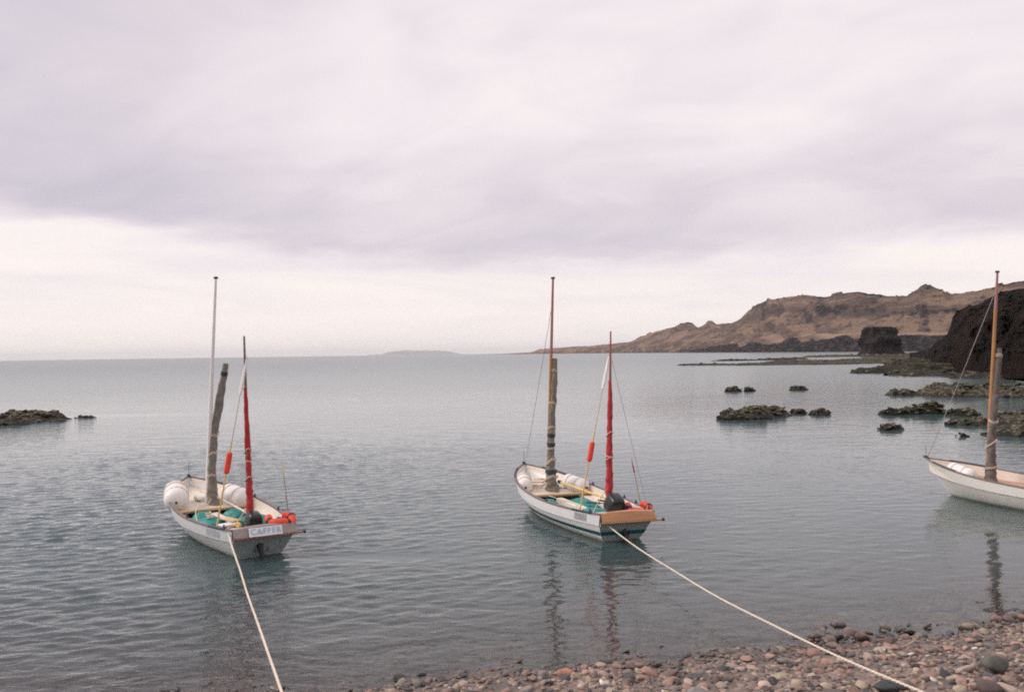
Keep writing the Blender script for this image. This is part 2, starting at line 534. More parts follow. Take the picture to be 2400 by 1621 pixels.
# ------------------------------------------------------------------ beach and seabed
def shore_y(x):
    """Y of the waterline at X."""
    x = np.asarray(x, float)
    return 10.02 + 0.14 * (1 - sstep(-3, 2, x)) + 0.205 * x + 0.012 * np.clip(x, 0, 30) ** 2 * 0.5 + 0.22 * np.sin(x * 0.9 + 1.0) * 0.6 + 0.35 * (fbm(x * 0.5, x * 0 + 2.2, 5, 3) - 0.5)


def ground_z(x, y):
    x, y = np.asarray(x, float), np.asarray(y, float)
    s = (shore_y(x) - y) * 0.975                              # metres landward of the waterline
    up = np.where(s < 14, 0.165 * s + 0.0025 * np.clip(s, 0, 14) ** 2, 2.8 + 0.30 * (s - 14))  # steeper landward rise: unseen bank added behind the viewer to screen low sky
    up = np.minimum(up, 7.5 + 0.02 * s)
    down = np.maximum(0.085 * s, -0.5 + 0.05 * (s + 5.9))
    z = np.where(s > 0, up, np.maximum(down, -3.5))
    z = z + (fbm(x * 1.6, y * 1.6, 3, 4) - 0.5) * 0.11 * sstep(-8, 0, s)
    return z


def build_beach():
    def bias(n, lo, hi, c, p):
        t = np.linspace(-1, 1, n)
        return np.where(t < 0, c + (c - lo) * -np.abs(t) ** p, c + (hi - c) * np.abs(t) ** p)
    xs = bias(260, -70, 70, 2.5, 2.2)
    ys = bias(260, -60, 62, 9.5, 2.4)
    X, Y = np.meshgrid(xs, ys, indexing='ij')
    Z = ground_z(X, Y)
    mat = bpy.data.materials.new('shingle_ground')
    mat.use_nodes = True
    t = NT(mat.node_tree)
    out = t.n('ShaderNodeOutputMaterial')
    bs = t.n('ShaderNodeBsdfPrincipled')
    geo = t.n('ShaderNodeNewGeometry')
    pos = geo.outputs['Position']
    vor = t.n('ShaderNodeTexVoronoi', feature='F1', i={'Vector': pos, 'Scale': 16.0})
    tone = t.n('ShaderNodeSeparateColor', i={0: vor.outputs['Color']}).outputs[0]
    c = t.mix(t.rng(tone, 0.0, 1.0, kind='LINEAR'), (0.17, 0.12, 0.10), (0.30, 0.23, 0.195))
    c = t.mix(t.rng(t.noise(pos, 1.3, 5), 0.4, 0.65), c, (0.13, 0.105, 0.095))
    z = t.n('ShaderNodeSeparateXYZ', i={0: pos}).outputs[2]
    c = t.mix(t.rng(z, 0.12, 0.02, 0.0, 0.3), c, (0.05, 0.045, 0.043))
    t.put(bs.inputs['Base Color'], c)
    bs.inputs['Roughness'].default_value = 0.85
    bp = t.n('ShaderNodeBump', i={'Height': vor.outputs['Distance'], 'Strength': 0.9, 'Distance': 0.03, })
    bp.invert = True
    t.put(bs.inputs['Normal'], bp.outputs[0])
    t.put(out.inputs['Surface'], bs.outputs[0])
    V = np.stack([X, Y, Z], -1).reshape(-1, 3)
    o = np_mesh('beach', V, grid_faces(len(xs), len(ys)), mat)
    tag(o, 'shingle beach of brown and pinkish stones sloping into shallow water', kind='structure')


build_beach()


# ------------------------------------------------------------------ the sea
def water_mat():
    mat = bpy.data.materials.new('sea_water')
    mat.use_nodes = True
    t = NT(mat.node_tree)
    out = t.n('ShaderNodeOutputMaterial')
    geo = t.n('ShaderNodeNewGeometry')
    pos = geo.outputs['Position']
    dep = t.n('ShaderNodeAttribute', attribute_name='depth').outputs['Fac']
    amp = t.n('ShaderNodeAttribute', attribute_name='chop').outputs['Fac']
    mp = t.n('ShaderNodeMapping', i={'Vector': pos, 'Rotation': (0, 0, R(12)), 'Scale': (0.55, 1.0, 1.0)})
    n1 = t.noise(mp.outputs[0], 7.5, 3.0, 0.55, 0.4)
    n2 = t.noise(mp.outputs[0], 1.15, 3.0, 0.5, 0.5)
    h = t.m('ADD', t.m('MULTIPLY', n1, 0.014), t.m('MULTIPLY', n2, 0.055))
    b = t.n('ShaderNodeBump', i={'Height': t.m('MULTIPLY', h, amp), 'Strength': 1.0, 'Distance': 1.0})
    fr = t.n('ShaderNodeFresnel', i={'IOR': 1.333, 'Normal': b.outputs[0]})
    gl = t.n('ShaderNodeBsdfAnisotropic', i={'Color': (1, 1, 1, 1), 'Roughness': 0.06, 'Normal': b.outputs[0]})
    body = t.n('ShaderNodeBsdfDiffuse', i={'Color': (0.072, 0.114, 0.119, 1)})
    clear = t.n('ShaderNodeBsdfTransparent', i={'Color': (0.86, 0.88, 0.88, 1)})
    vis = t.m('POWER', 2.718, t.m('MULTIPLY', t.m('MAXIMUM', dep, 0.0), -2.0))
    mb = t.n('ShaderNodeMixShader', i={0: vis, 1: body.outputs[0], 2: clear.outputs[0]})
    ms = t.n('ShaderNodeMixShader', i={0: fr.outputs[0], 1: mb.outputs[0], 2: gl.outputs[0]})
    # beyond some sixty metres the waves are finer than a pixel: their spread of slopes becomes roughness
    far = t.n('ShaderNodeAttribute', attribute_name='far').outputs['Fac']
    pr = t.n('ShaderNodeBsdfPrincipled', i={'Base Color': (0.072, 0.114, 0.119, 1), 'IOR': 1.333, 'Normal': b.outputs[0]})
    t.put(pr.inputs['Roughness'], t.rng(far, 0.0, 1.0, 0.10, 0.235, 'LINEAR'))
    mf = t.n('ShaderNodeMixShader', i={0: t.rng(far, 0.0, 0.45), 1: ms.outputs[0], 2: pr.outputs[0]})
    t.put(out.inputs['Surface'], mf.outputs[0])
    return mat


def chop_map(X, Y):
    """How rough the sea is: livelier on the open side, calmer in the lee of the reefs and in a few slicks."""
    az = np.arctan2(X, Y)
    r = np.hypot(X, Y)
    a = 0.42 + 0.70 * (1 - sstep(-7, 4.5, X + 0.06 * r - 1.0))
    a = a + (0.72 - a) * sstep(22, 60, r)
    a = a * (0.72 + 0.62 * (fbm(X * 0.11 + 3, Y * 0.2, 31, 3) * (1 - sstep(60, 200, r)) + 0.5 * sstep(60, 200, r)))
    a = a * (1 - 0.35 * sstep(0.18, 0.55, az)) * (1 + 0.8 * sstep(30, 120, r))
    for cx, cy, rx, ry, k in ((-2.6, 16.0, 2.0, 0.45, 0.93), (-26.0, 57.5, 5.5, 1.6, 0.7), (15.0, 53.0, 6.0, 1.5, 0.3)):
        a = a * (1 - k * np.exp(-((X - cx) / rx) ** 2 - ((Y - cy) / ry) ** 2))
    return a


def build_sea():
    rs = [4.0]
    while rs[-1] < 54000:
        r = rs[-1]
        k = 1.02 if r < 7 else 1.0036 if r < 58 else 1.009 if r < 160 else 1.06
        rs.append(r * k)
    rs = np.array(rs)
    azs = np.radians(np.concatenate([np.arange(-92, -38, 2.0), np.arange(-38, 38, 0.21), np.arange(38, 93, 2.0)]))
    A, RR = np.meshgrid(azs, rs, indexing='ij')
    X, Y = RR * np.sin(A), RR * np.cos(A)
    chop = chop_map(X, Y)
    Z = np.zeros_like(X)
    rg = np.random.default_rng(4)
    near = (1 - sstep(26, 58, RR)) / (1 + 0.8 * sstep(30, 120, RR))
    for k in range(80):
        lam = 0.13 * (4.6 ** rg.random())                     # 0.13 to 0.6 m
        th = rg.normal(R(-78), R(27))
        kx, ky = math.cos(th) * 2 * math.pi / lam, math.sin(th) * 2 * math.pi / lam
        ph = rg.random() * 6.283
        a = 0.0028 * lam ** 0.85
        wob = 0.8 * np.sin(X * 0.35 + k) + 0.8 * np.sin(Y * 0.27 + 2 * k)
        Z += a * np.sin(kx * X + ky * Y + ph + wob)
    depth = -ground_z(X, Y)
    depth = np.where((RR > 55), 4.0, depth)
    Z = Z * chop * near * sstep(-0.05, 0.35, depth)
    keep = (depth > -0.6)
    kf = keep[:-1, :-1] | keep[1:, :-1] | keep[:-1, 1:] | keep[1:, 1:]
    V = np.stack([X, Y, Z], -1).reshape(-1, 3)
    o = np_mesh('sea', V, grid_faces(len(azs), len(rs), kf), water_mat(), attrs={'depth': depth, 'chop': chop, 'far': sstep(math.log(35), math.log(420), np.log(RR))})
    tag(o, 'grey green sea with small ripples', kind='structure')


build_sea()


# ------------------------------------------------------------------ far land
PX = 1937.0


def az_of(x):
    return np.arctan((np.asarray(x, float) - 1162.0) / PX)


def terrain_mat(name, grass, heath, rock, sc, depth=0.35):
    mat = bpy.data.materials.new(name)
    mat.use_nodes = True
    t = NT(mat.node_tree)
    out = t.n('ShaderNodeOutputMaterial')
    bs = t.n('ShaderNodeBsdfPrincipled')
    geo = t.n('ShaderNodeNewGeometry')
    rk = t.n('ShaderNodeAttribute', attribute_name='rock').outputs['Fac']
    pos = t.n('ShaderNodeMapping', i={'Vector': geo.outputs['Position'], 'Scale': (1.0, depth, 1.5)}).outputs[0]
    n1 = t.noise(pos, 0.015 * sc, 7, 0.68, 0.6)
    n2 = t.noise(pos, 0.06 * sc, 8, 0.75)
    c = t.mix(t.rng(n1, 0.44, 0.57), grass, heath)
    c = t.mix(t.rng(n2, 0.52, 0.68, 0, 0.8), c, rock)
    c = t.mix(t.rng(rk, -0.05, -0.8, 0, 1), c, tuple(1.35 * q for q in grass))
    rr = t.rng(t.m('ADD', rk, t.m('MULTIPLY', t.m('SUBTRACT', n2, 0.5), 0.9)), 0.25, 0.85)
    n3 = t.noise(pos, 0.16 * sc, 6, 0.7)
    rock2 = t.mix(t.rng(n3, 0.46, 0.66), rock, tuple(min(3.2 * a + 0.012, 0.5 * b + a) for a, b in zip(rock, heath)))
    c = t.mix(rr, c, rock2)
    t.put(bs.inputs['Base Color'], c)
    bs.inputs['Roughness'].default_value = 0.95
    bs.inputs['Specular IOR Level'].default_value = 0.1
    bp = t.n('ShaderNodeBump', i={'Height': n2, 'Strength': 1.0, 'Distance': 14.0 / sc})
    t.put(bs.inputs['Normal'], bp.outputs[0])
    t.put(out.inputs['Surface'], bs.outputs[0])
    return mat


def polar_land(name, xs, dist, prof, behind, nv, ncol, mat, seed, rough, label, kind='structure', rockf=None, freq=9.0, crag=0.10):
    """Terrain in polar strips about the bay: shoreline distance, then heights (as seen angles in 1/1937 rad) at fractions of the way back to the ridge."""
    u = np.linspace(xs[0], xs[1], ncol)
    D = np.interp(u, *dist)
    vv = np.concatenate([np.linspace(0, 1, nv), 1 + np.linspace(0.06, 0.5, 8)])
    az = az_of(u)
    U, VV = np.meshgrid(u, vv, indexing='ij')
    keys = sorted(prof)
    H = np.zeros_like(U)
    cols = np.array([np.interp(u, *prof[k]) for k in keys])            # (nk, ncol)
    for i in range(ncol):
        H[i] = np.interp(np.minimum(vv, 1), keys, cols[:, i])
    dist2 = D[:, None] * (1 + behind * VV)
    dist2 = dist2 * (1 + behind * crag * (fbm(U * 0.04, H * 0.05, seed + 30, 7, 0.6) - 0.5) * (VV < 1.0) * sstep(0, 0.1, VV))
    wx, wy = dist2 * np.sin(az)[:, None], dist2 * np.cos(az)[:, None]
    sc = freq / D.mean()
    n = fbm(wx * sc, wy * sc, seed, 5, 0.55) - 0.5
    ridged = 0.5 - np.abs(fbm(wx * sc * 1.7, wy * sc * 1.7, seed + 9, 4, 0.5) - 0.5) * 3.0
    env = sstep(0.0, 0.12, VV) * (1 - 0.82 * sstep(0.75, 1.0, VV))
    edge = cols[-1]                                                       # the silhouette
    amp = np.clip(0.35 * edge[:, None], 0, rough)
    H = H + (n * 1.3 + ridged * 0.5) * amp * env
    crest = sstep(0.52, 0.72, fbm(U * 0.055, VV * 0.8, seed + 40, 4, 0.6)) * sstep(0.86, 0.97, VV) * (VV <= 1.0)
    H = H + crest * np.clip(0.06 * edge[:, None], 0, 5.0)
    H = np.where(VV > 1, H - (VV - 1) * edge[:, None] * 1.6, H)
    H = H + (fbm(U * 0.11, VV * 22, seed + 3, 3) - 0.5) * np.clip(0.3 * edge[:, None], 0, 2.2) * sstep(0.02, 0.1, VV)
    Z = H / PX * dist2 + EYE
    rock = np.zeros_like(Z) if rockf is None else rockf(U, VV, H, n)
    V = np.stack([wx, wy, Z], -1).reshape(-1, 3)
    o = np_mesh(name, V, grid_faces(ncol, len(vv)), mat, attrs={'rock': rock})
    tag(o, label, kind=kind)
    return o


RIDGE = np.array([(1100, -3), (1160, 0.6), (1205, 2), (1225, 8), (1260, 10.5), (1300, 13), (1350, 15), (1400, 19.5), (1440, 24), (1450, 31), (1480, 41), (1500, 46.5), (1530, 53),
                  (1545, 60), (1560, 64), (1572, 62), (1586, 51), (1600, 57), (1608, 65), (1618, 65), (1627, 58), (1640, 55), (1660, 58), (1680, 67), (1700, 86), (1720, 98), (1745, 107), (1780, 112.5),
                  (1830, 116), (1880, 109.5), (1920, 116), (1950, 118.5), (1980, 113), (2020, 108.5), (2060, 107), (2080, 116.5), (2100, 124.5), (2115, 127), (2130, 120),
                  (2150, 109.5), (2170, 107), (2220, 112.5), (2260, 118), (2311, 126), (2400, 130), (2600, 122), (3000, 90), (3300, 40)], float).T
CLIFF = ((1100, 1205, 1225, 1400, 1560, 1650, 1720, 1790, 1900, 2100, 2400, 3300), (-3, 1, 6, 6, 8, 13, 17, 22, 24, 28, 30, 20))
BENCH = ((1100, 1205, 1225, 1400, 1560, 1750, 1900, 2150, 2400, 3300), (-3, 1.5, 7, 12, 20, 27, 32, 38, 42, 26))
MID = ((1100, 1205, 1225, 1400, 1560, 1700, 1750, 1900, 2150, 2400, 3300), (-3, 1.8, 7.5, 16, 38, 55, 66, 72, 76, 80, 36))


def headland_rock(U, VV, H, n):
    j = (fbm(U * 0.035, VV * 4, 91, 4, 0.6) - 0.5)
    V2 = VV + 0.10 * j + 0.05 * n
    r = 0.95 * (1 - sstep(0.05, 0.09, V2))
    r = r * sstep(1540, 1660, U + 150 * j) + 0.5 * (1 - sstep(0.03, 0.08, V2))
    r = r + 0.62 * sstep(0.50, 0.72, fbm(U * 0.030 + 7, VV * 3.6, 55, 6, 0.68)) * sstep(0.2, 0.35, VV)
    band = np.exp(-((VV - 0.62 - 0.25 * n) / 0.07) ** 2) * sstep(1780, 1900, U)
    crest = np.exp(-((VV - 1.0) / 0.03) ** 2) * sstep(0.5, 0.62, fbm(U * 0.03, VV * 3, 71, 3)) * 0.9
    pale = np.exp(-((VV - 0.19 - 0.1 * n) / 0.07) ** 2) * sstep(1680, 1800, U)
    return np.clip(r + 0.55 * band + crest, 0, 1) - 0.9 * pale * (1 - np.clip(r * 1.5, 0, 1))


polar_land('headland', (1105, 3250), ((1100, 1210, 1400, 1560, 1700, 1900, 2100, 2400, 3300), (5200, 4300, 2900, 2000, 1500, 1200, 1050, 900, 800)),
           {0.0: (CLIFF[0], np.zeros(len(CLIFF[0])) - 9), 0.02: (CLIFF[0], np.minimum(np.array(CLIFF[1]), np.array(CLIFF[1]) * 0.3 - 3)), 0.07: CLIFF, 0.30: BENCH, 0.62: MID, 1.0: RIDGE}, 0.35, 84, 700,
           terrain_mat('headland_heath', (0.305, 0.208, 0.158), (0.155, 0.110, 0.096), (0.030, 0.028, 0.033), 1.0), 21, 24.0,
           'long brown headland with a dark cliff foot across the bay', rockf=headland_rock)

HILL = np.array([(2064, -48), (2080, -42), (2087, -36), (2095, -22), (2108, -5), (2123, 10), (2136, 17), (2150, 24), (2158, 42), (2163, 58), (2174, 73), (2190, 77), (2205, 81), (2231, 88), (2244, 95), (2262, 102), (2277, 107),
                 (2300, 111), (2324, 113), (2420, 124), (2600, 150), (3000, 170), (3400, 120)], float).T
polar_land('hill', (2064, 3350), ((2070, 2100, 2200, 2324, 2600, 3350), (176, 170, 128, 106, 82, 70)),
           {0.0: (HILL[0], HILL[1] * 0 - 62), 0.06: (HILL[0], np.minimum(HILL[1], -40 + (HILL[1] + 45) * 0.16)), 0.4: (HILL[0], np.minimum(HILL[1], -40 + (HILL[1] + 45) * 0.66)), 0.75: (HILL[0], np.minimum(HILL[1], -40 + (HILL[1] + 45) * 0.88)), 1.0: (HILL[0], HILL[1])}, 0.30, 46, 260,
           terrain_mat('dark_hill_rock', (0.030, 0.018, 0.013), (0.012, 0.009, 0.008), (0.013, 0.009, 0.008), 5.0, 1.0), 44, 9.0,
           'steep almost black rocky hill at the end of the cove', freq=7.0, crag=0.42)

ISLE = np.array([(815, -2), (832, 0.2), (838, 1.6), (846, 1.2), (868, 2.2), (882, 7), (900, 8.6), (915, 10.2), (940, 9.6), (960, 9.0), (985, 9.2), (1010, 7.6), (1028, 5.2), (1042, 1.4), (1055, 0), (1065, -2)], float).T
polar_land('island', (818, 1062), ((800, 1100), (43000, 43000)),
           {0.0: (ISLE[0], ISLE[1] * 0 - 0.4), 0.06: (ISLE[0], ISLE[1] * 0.5), 0.5: (ISLE[0], ISLE[1] * 0.8), 1.0: (ISLE[0], ISLE[1])}, 0.05, 14, 120,
           terrain_mat('far_island', (0.16, 0.12, 0.09), (0.10, 0.08, 0.06), (0.06, 0.055, 0.055), 0.1), 61, 0.8, 'flat pale island far out on the horizon')


# ------------------------------------------------------------------ rocks in the water
def ico(level):
    import bmesh
    bm = bmesh.new()
    bmesh.ops.create_icosphere(bm, subdivisions=level, radius=1.0)
    V = np.array([v.co[:] for v in bm.verts])
    F = np.array([[v.index for v in f.verts] for f in bm.faces])
    bm.free()
    return V, F


def lumpy(level, seed, amp, flat, ang=0.0):
    V, F = ico(level)
    rg = np.random.default_rng(seed)
    o = rg.random(3) * 40
    n = fbm(V[:, 0] * 1.1 + o[0] + V[:, 2] * 0.7, V[:, 1] * 1.1 + o[1] - V[:, 2] * 0.9, seed, 3) - 0.5
    n2 = fbm(V[:, 2] * 1.3 + o[2], V[:, 0] * 1.2 - V[:, 1], seed + 5, 3) - 0.5
    r = 1 + amp * (n + n2)
    V = V * r[:, None]
    if ang:                                                   # knock off a few flat faces
        for k in range(12):
            d = rg.normal(size=3)
            d /= np.linalg.norm(d)
            lim = 0.50 + 0.30 * rg.random()
            over = np.maximum(V @ d - lim, 0)
            V = V - np.outer(over, d) * ang
    V[:, 2] *= flat
    return V, F


def mesh_data(name, V, F, mat, smooth=True, angle=None):
    me = bpy.data.meshes.new(name)
    me.from_pydata([tuple(p) for p in V], [], [tuple(f) for f in F])
    me.materials.append(mat)
    if smooth:
        me.shade_smooth()
        if angle:
            me.set_sharp_from_angle(angle=R(angle))
    return me


BOULDER = [mesh_data('boulder', *lumpy(2, 100 + k, 1.0, 0.66, 1.0), MR['reef'], True, 24) for k in range(7)]


def reef(label, ells, nb, bmin, bmax, seed, group='weedy rocks standing out of the shallow water', name='rock_reef', cat='rock', res=0.3):
    """Rock standing out of the water: a ragged bedrock part and single boulders on it. ells: x, y, half-length, half-width, height, turn."""
    rg = np.random.default_rng(seed)
    E = np.array(ells, float)
    cx, cy = E[:, 0].mean(), E[:, 1].mean()
    x0, x1 = (E[:, 0] - E[:, 2:4].max(1)).min() - 0.6, (E[:, 0] + E[:, 2:4].max(1)).max() + 0.6
    y0, y1 = (E[:, 1] - E[:, 2:4].max(1)).min() - 0.6, (E[:, 1] + E[:, 2:4].max(1)).max() + 0.6
    xs, ys = np.arange(x0, x1, res), np.arange(y0, y1, res)

    def height(X, Y):
        Z = np.full(np.shape(X), -0.5)
        for ex, ey, a, b, h, th in E:
            dx, dy = X - ex, Y - ey
            u, v = dx * math.cos(th) + dy * math.sin(th), -dx * math.sin(th) + dy * math.cos(th)
            d = np.sqrt((u / a) ** 2 + (v / b) ** 2) + (fbm(X * 0.9, Y * 0.9, seed, 3) - 0.5) * 0.55
            Z = np.maximum(Z, h * 0.62 * (1 - sstep(0.45, 1.05, d)) - 0.35 * sstep(0.8, 1.25, d))
        return Z + (fbm(X * 1.6, Y * 1.6, seed + 3, 4) - 0.5) * 0.42 * E[:, 4].max() * sstep(-0.3, 0.1, Z)
    X, Y = np.meshgrid(xs, ys, indexing='ij')
    Z = height(X, Y)
    k = Z > -0.28
    kf = k[:-1, :-1] | k[1:, :-1] | k[:-1, 1:] | k[1:, 1:]
    F = grid_faces(len(xs), len(ys), kf)
    used, inv = np.unique(F, return_inverse=True)
    V = np.stack([X - cx, Y - cy, Z], -1).reshape(-1, 3)[used]
    root = empty(name, (cx, cy, 0))
    tag(root, label, cat, group)
    o = np_mesh('bedrock', V, inv.reshape(F.shape), MR['bedrock'], True, 50)
    o.parent = root
    made = 0
    for _ in range(nb * 30):
        if made >= nb:
            break
        ex, ey, a, b, h, th = E[rg.choice(len(E), p=(E[:, 2] * E[:, 3]) / (E[:, 2] * E[:, 3]).sum())]
        u, v = rg.uniform(-1, 1), rg.uniform(-1, 1)
        if u * u + v * v > 1:
            continue
        x = ex + a * u * math.cos(th) - b * v * math.sin(th)
        y = ey + a * u * math.sin(th) + b * v * math.cos(th)
        z = float(height(np.array(x), np.array(y)))
        if z < -0.05:
            continue
        s = rg.uniform(bmin, bmax) * (1.0 - 0.35 * math.sqrt(u * u + v * v))
        c = bpy.data.objects.new('boulder', BOULDER[rg.integers(7)])
        COL.objects.link(c)
        c.parent = root
        c.location = (x - cx, y - cy, z - 0.06 * s)
        c.rotation_euler = (rg.normal(0, 0.25), rg.normal(0, 0.25), rg.uniform(0, 6.28))
        c.scale = (s * rg.uniform(0.8, 1.35), s * rg.uniform(0.75, 1.1), s * rg.uniform(0.45, 0.8))
        made += 1
    return root


reef('long weedy reef running in from the open water side, tallest hump at its tip', [(-35.0, 52.0, 7.5, 3.0, 0.66, 0.1), (-31.0, 50.6, 3.2, 2.0, 0.62, 0.3), (-30.5, 54.4, 2.6, 0.9, 0.85, -0.2)], 206, 0.19, 0.58, 201)
reef('tiny flat rock just beyond the tip of the weedy reef on the open water side', [(-27.6, 55.1, 0.8, 0.35, 0.22, 0)], 11, 0.09, 0.22, 202)
reef('long hummocky islet of many pale topped boulders alone in the calm water', [(12.3, 47.0, 1.1, 1.1, 0.62, 0), (13.6, 47.8, 1.3, 1.5, 0.9, 0), (14.9, 49.0, 0.95, 1.0, 0.62, 0.2)], 195, 0.15, 0.40, 203)
reef('low narrow rock between the long hummocky islet and the small round one', [(16.75, 50.3, 0.5, 0.45, 0.38, 0)], 27, 0.11, 0.27, 204)
reef('small round dome of rock at the end of the long hummocky islet', [(17.75, 49.3, 0.72, 0.6, 0.5, 0)], 32, 0.12, 0.30, 205)
reef('dark rock in two steps, farther out than the hummocky islet', [(20.3, 78.6, 1.05, 0.8, 0.62, 0)], 32, 0.14, 0.36, 206)
reef('small dark hump right beside the two stepped rock', [(21.7, 78.4, 0.62, 0.5, 0.5, 0)], 18, 0.11, 0.29, 207)
reef('single small peaked rock standing alone well off the low shelf', [(26.5, 79.4, 0.95, 0.6, 0.55, 0)], 23, 0.11, 0.30, 208)
reef('jagged dark rock ridge with a raised slab at its end', [(22.0, 48.6, 1.3, 0.6, 0.5, 0.1), (23.7, 49.0, 1.3, 0.7, 0.85, -0.2), (25.0, 47.4, 1.0, 0.8, 0.5, -0.5)], 114, 0.14, 0.36, 209)
reef('low weed covered rock alone in front of the jagged ridge', [(17.55, 39.6, 0.72, 0.5, 0.36, 0)], 32, 0.09, 0.22, 210)
reef('smallest dark rock tip beside the bow of the cream boat', [(19.0, 36.1, 0.36, 0.2, 0.2, 0)], 9, 0.07, 0.14, 211)
reef('broad lumpy reef under the dark hill, behind the cream boat mast', [(31.3, 68.5, 1.6, 1.3, 0.6, 0), (34.8, 67.5, 3.0, 3.6, 1.35, 0.2), (38.5, 66.0, 3.4, 4.2, 1.2, 0), (42.5, 62.5, 4.6, 4.0, 1.0, -0.2)], 260, 0.22, 0.58, 212, res=0.4)
reef('wide flat reef close behind the cream boat, nearest of the reefs', [(22.2, 41.8, 1.5, 1.0, 0.45, -0.4), (24.6, 41.4, 2.4, 1.8, 0.8, -0.3), (22.3, 36.6, 2.2, 1.1, 0.6, 0.1), (26.3, 39.5, 2.8, 3.2, 0.9, 0)], 252, 0.15, 0.43, 213)


G_SHELF = 'low rock shelves in front of the sea stack'
reef('long flat olive rock shelf in front of the sea stack, thin at its far tip', [(50, 222, 9, 3.0, 0.75, -0.5), (62, 214, 10, 4.5, 0.85, -0.2), (78, 213, 12, 8, 0.95, 0.0), (97, 218, 12, 9, 0.9, 0.3), (106, 232, 12, 9, 1.0, 0.6), (86, 250, 12, 14, 1.0, 0.4), (112, 262, 14, 16, 1.1, 0.4), (140, 300, 18, 14, 1.1, 0.5)], 230, 0.35, 0.9, 301, G_SHELF, res=0.8)
reef('short dark strip of rock out beyond the long olive shelf', [(80, 308, 9, 4, 0.9, 0.1), (95, 312, 9, 5, 1.0, 0.0), (108, 330, 8, 5, 1.0, 0.2)], 60, 0.4, 0.9, 302, G_SHELF, res=0.9)
reef('dark rock shelf spreading round the foot of the sea stack', [(150, 405, 16, 8, 1.3, 0.2), (178, 402, 18, 14, 1.6, 0.1), (200, 410, 18, 16, 2.0, 0.2), (165, 430, 16, 10, 1.2, 0.5)], 120, 0.6, 1.5, 303, G_SHELF, res=1.2)
reef('ragged rock ledge running out from the foot of the dark hill', [(55.5, 132, 3.5, 2.5, 1.2, 0.2), (56, 117, 4.5, 6, 0.9, 0.2), (58, 104, 5, 6, 0.8, 0.1), (62, 95, 6, 5, 0.8, 0.0), (72, 97, 7, 6, 0.9, 0.0), (66, 135, 9, 9, 2.0, 0.5), (78, 158, 10, 10, 2.4, 0.6), (90, 182, 9, 9, 2.6, 0.6), (70, 115, 9, 9, 1.1, 0.3)], 270, 0.35, 0.95, 304, G_SHELF, res=0.6)


def sea_stack():
    D, cx = 445.0, 1998
    a = float(az_of(cx))
    root = empty('sea_stack', (D * math.sin(a), D * math.cos(a), 0))
    tag(root, 'square dark sea stack standing between the headland and the rock shelves', 'sea stack')
    rings = [(-1.0, 15.5), (0.4, 13.2), (2.2, 11.2), (4.5, 10.6), (7.5, 10.8), (10.5, 9.9), (12.0, 10.0), (13.4, 9.9), (14.2, 9.2), (14.5, 5.0), (14.6, 0.2)]
    n = 48
    P = []
    zz = np.interp(np.linspace(0, 1, 40), np.linspace(0, 1, len(rings)), [r[0] for r in rings])
    rr = np.interp(np.linspace(0, 1, 40), np.linspace(0, 1, len(rings)), [r[1] for r in rings])
    for z, r in zip(zz, rr):
        th = np.arange(n) / n * 2 * math.pi
        sq = 1.0 / np.maximum(np.abs(np.cos(th)), np.abs(np.sin(th))) ** 0.55
        wob = (fbm(np.cos(th) * 2.2 + 9, np.sin(th) * 2.2 + z * 0.25, 77, 4) - 0.5)
        r2 = r * 0.74 * sq * (1 + 0.5 * wob) * np.where(np.cos(th) > 0, 1.06 if z < 10 else 0.98, 1.0)
        zt = z + (fbm(np.cos(th) * 3, np.sin(th) * 3, 78, 3) - 0.5) * 0.9 * sstep(8, 14, z)
        P.append(np.stack([r2 * np.cos(th), r2 * np.sin(th), zt * 0.97], -1))
    mb = MB().grid(np.array(P), close_v=True)
    mb.build('rock_body', MR['stack'], root, True, 45)


sea_stack()


# ------------------------------------------------------------------ boats
TS = (0.0, 0.06, 0.15, 0.28, 0.42, 0.56, 0.68, 0.79, 0.88, 0.95, 1.0)
BEAM = (0.60, 0.67, 0.765, 0.88, 0.95, 0.94, 0.875, 0.735, 0.52, 0.265, 0.015)
SHEER = (0.585, 0.565, 0.548, 0.54, 0.55, 0.585, 0.635, 0.705, 0.775, 0.835, 0.885)


def pch(t, ys):
    """Smooth interpolation of the boat's lines."""
    t = np.asarray(t, float)
    xs, ys = np.array(TS), np.array(ys)
    d = np.gradient(ys, xs)
    i = np.clip(np.searchsorted(xs, t) - 1, 0, len(xs) - 2)
    h = xs[i + 1] - xs[i]
    s = np.clip((t - xs[i]) / h, 0, 1)
    return ((2 * s ** 3 - 3 * s ** 2 + 1) * ys[i] + (s ** 3 - 2 * s ** 2 + s) * h * d[i] + (-2 * s ** 3 + 3 * s ** 2) * ys[i + 1] + (s ** 3 - s ** 2) * h * d[i + 1])


def stem_x(z):
    z = np.asarray(z, float)
    return np.where(z > 0, 2.20 + 0.72 * np.clip(z / 0.885, 0, 1.2) ** 0.8, 2.20 + 2.2 * z)


def stern_x(z):
    z = np.asarray(z, float)
    return np.where(z > 0, -2.60 - 0.27 * z / 0.585, -2.60 - 0.3 * z)


PROF_Z = (-1.0, -0.7, -0.3, 0.0, 0.12, 0.22, 0.32, 0.42, 0.555, 0.585, 0.72, 0.86, 1.0)
PROF_Y = (0.0, 0.30, 0.53, 0.665, 0.735, 0.79, 0.835, 0.875, 0.925, 0.955, 0.972, 0.988, 1.0)


